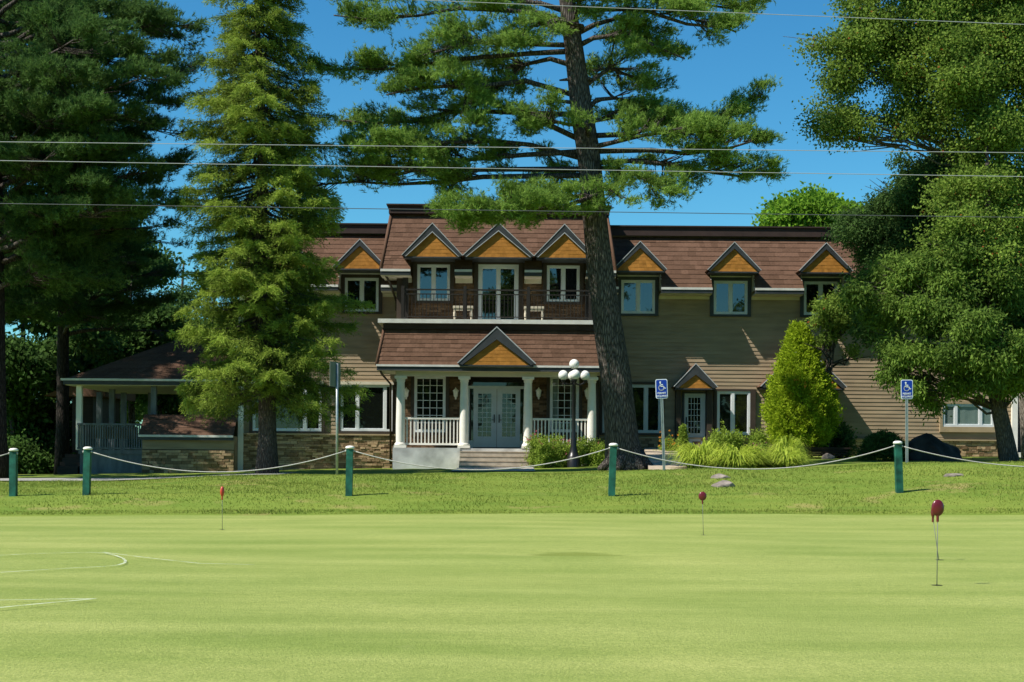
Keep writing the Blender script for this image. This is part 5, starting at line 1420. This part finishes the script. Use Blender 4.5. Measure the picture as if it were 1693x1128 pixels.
herb(1255,52.4,40,1.0,'loose leafy plant before the clapboards left of the golden cedar',count=4500,leaf=.09)
herb(1385,51.6,46,1.25,'feathery dark greens growing behind the planter',mat='darkever',count=5000,leaf=.1)
herb(1262,44.6,34,.6,'small pinkish flowering plant before the golden cedar',flow='flower_pink',nf=26,count=2500,name='flowering_plant',fs=.035)
# little spruce by the side door and dark bush
def cone_shrub(px,D,wm_,hm,label,mat,count,leaf=.07,name='dwarf_conifer',dome=False):
    x=P(px,765,D)[0]; z0=g(x,D); t=thing(name,label,'shrub',(x,D,z0)); n=count//10
    f=RNG.uniform(0,1,n); rad=(np.sqrt(np.clip(1-f*f,0,1)) if dome else (1-f)**.8+.05)*wm_/2; az=RNG.uniform(0,6.28,n); rr=RNG.uniform(.2,1,n)**.5*rad*(1+.12*np.sin(az*4+f*9))
    C=np.stack([x+rr*np.cos(az),D+rr*np.sin(az),z0+.03+hm*f],-1); C=(C[:,None,:]+RNG.normal(0,.045,(n,10,3))).reshape(-1,3)
    out=np.repeat(np.stack([np.cos(az),np.sin(az),np.full(n,.6)],-1),10,0); fo=Foliage()
    fo.quad_add(leaves(C,unit(out+RNG.normal(0,.6,out.shape)),RNG.uniform(.7,1.2,n*10)*leaf,np.full(n*10,leaf*.4)),np.clip(np.repeat(RNG.uniform(.1,.8,n),10)+RNG.normal(0,.1,n*10),0,.97)); fo.build('foliage',M[mat],t)
    wd=MB(); wd.tube([(x,D,z0-.1),(x,D,z0+hm*.7)],[.04,.01],6); wd.build('stem',M['bark_grey'],t)
cone_shrub(1129,51.8,.5,1.25,'tiny dwarf conifer standing before the side door','herb',5000)
cone_shrub(1460,47.5,1.6,.85,'low dark domed bush left of the boulder','darkever',16000,.08,'domed_bush',True)

# ---------------- trees behind the viewpoint, seen only as reflections in the panes
for i,(x,y,h,w_) in enumerate(((-34,-38,15,5),(-20,-44,20,5.5),(-9,-40,13,5),(4,-46,21,5.5),(15,-40,16,5),(27,-44,19,6),(40,-40,15,6),(-48,-44,18,6))):
    t=thing('fairway_tree',['squat','tall','small','tallest','broad','high','rounded','dense'][i]+' tree across the green behind the viewpoint','tree',(x,y,0),group='trees behind the viewpoint')
    fo=Foliage(); n=1100; u=rdir(n); c=np.array([x,y,h*.58]); C0=c+u*np.array([w_,w_,h*.42])*(RNG.uniform(0,1,n)**.4)[:,None]*(1+.2*np.sin(u[:,0]*5+i))[:,None]
    C=(C0[:,None,:]+RNG.normal(0,.5,(n,7,3))).reshape(-1,3)
    fo.quad_add(leaves(C,rdir(len(C)),np.full(len(C),.7),np.full(len(C),.45)),RNG.random(len(C))); fo.build('crown',M['forest'],t)
    wd=MB(); wd.tube([(x,y,-.2),(x,y,h*.8)],[.35,.1],10); wd.build('trunk',M['bark_pine'],t)
# ================================================================== LIGHT, SKY, CAMERA
sd=Vector((-.72,-.34,1.0)).normalized()    # towards the sun
el=math.asin(sd.z); az=math.atan2(sd.x,sd.y)
w=bpy.data.worlds.new('World'); scene.world=w; w.use_nodes=True; nt=w.node_tree; nt.nodes.clear()
o=nt.nodes.new('ShaderNodeOutputWorld'); bg=nt.nodes.new('ShaderNodeBackground'); sk=nt.nodes.new('ShaderNodeTexSky')
sk.sky_type='NISHITA'; sk.sun_disc=False; sk.sun_elevation=el; sk.sun_rotation=az; sk.altitude=0; sk.air_density=1.0; sk.dust_density=0.15; sk.ozone_density=1.2
hs=nt.nodes.new('ShaderNodeHueSaturation'); hs.inputs['Saturation'].default_value=1.3; tm=nt.nodes.new('ShaderNodeMix'); tm.data_type='RGBA'; tm.blend_type='MULTIPLY'; tm.inputs[0].default_value=1; tm.inputs[7].default_value=(.46,.91,.97,1)
nt.links.new(sk.outputs[0],hs.inputs['Color']); nt.links.new(hs.outputs[0],tm.inputs[6]); nt.links.new(tm.outputs[2],bg.inputs[0]); bg.inputs[1].default_value=.082; nt.links.new(bg.outputs[0],o.inputs[0])
L=bpy.data.lights.new('sun','SUN'); L.energy=4.2; L.angle=math.radians(.53); L.color=(1,.95,.86)
lo=bpy.data.objects.new('sun',L); COL.objects.link(lo); lo.rotation_euler=sd.to_track_quat('Z','Y').to_euler(); lo.location=(-30,-10,40)
cam=bpy.data.cameras.new('camera'); co=bpy.data.objects.new('camera',cam); COL.objects.link(co); scene.camera=co
cam.sensor_width=36; cam.lens=F/1693*36; cam.shift_y=(HY-564)/1693; cam.clip_end=2000; cam.clip_start=.1
co.matrix_world=Matrix.Translation((0,0,EYE))@Matrix.Rotation(math.pi/2,4,'X')@Matrix.Rotation(ROLL,4,'Z')
vs=scene.view_settings; vs.view_transform='Standard'; vs.look='None'; vs.exposure=0.78; vs.gamma=1
scene.cycles.max_bounces=6; scene.cycles.transparent_max_bounces=8
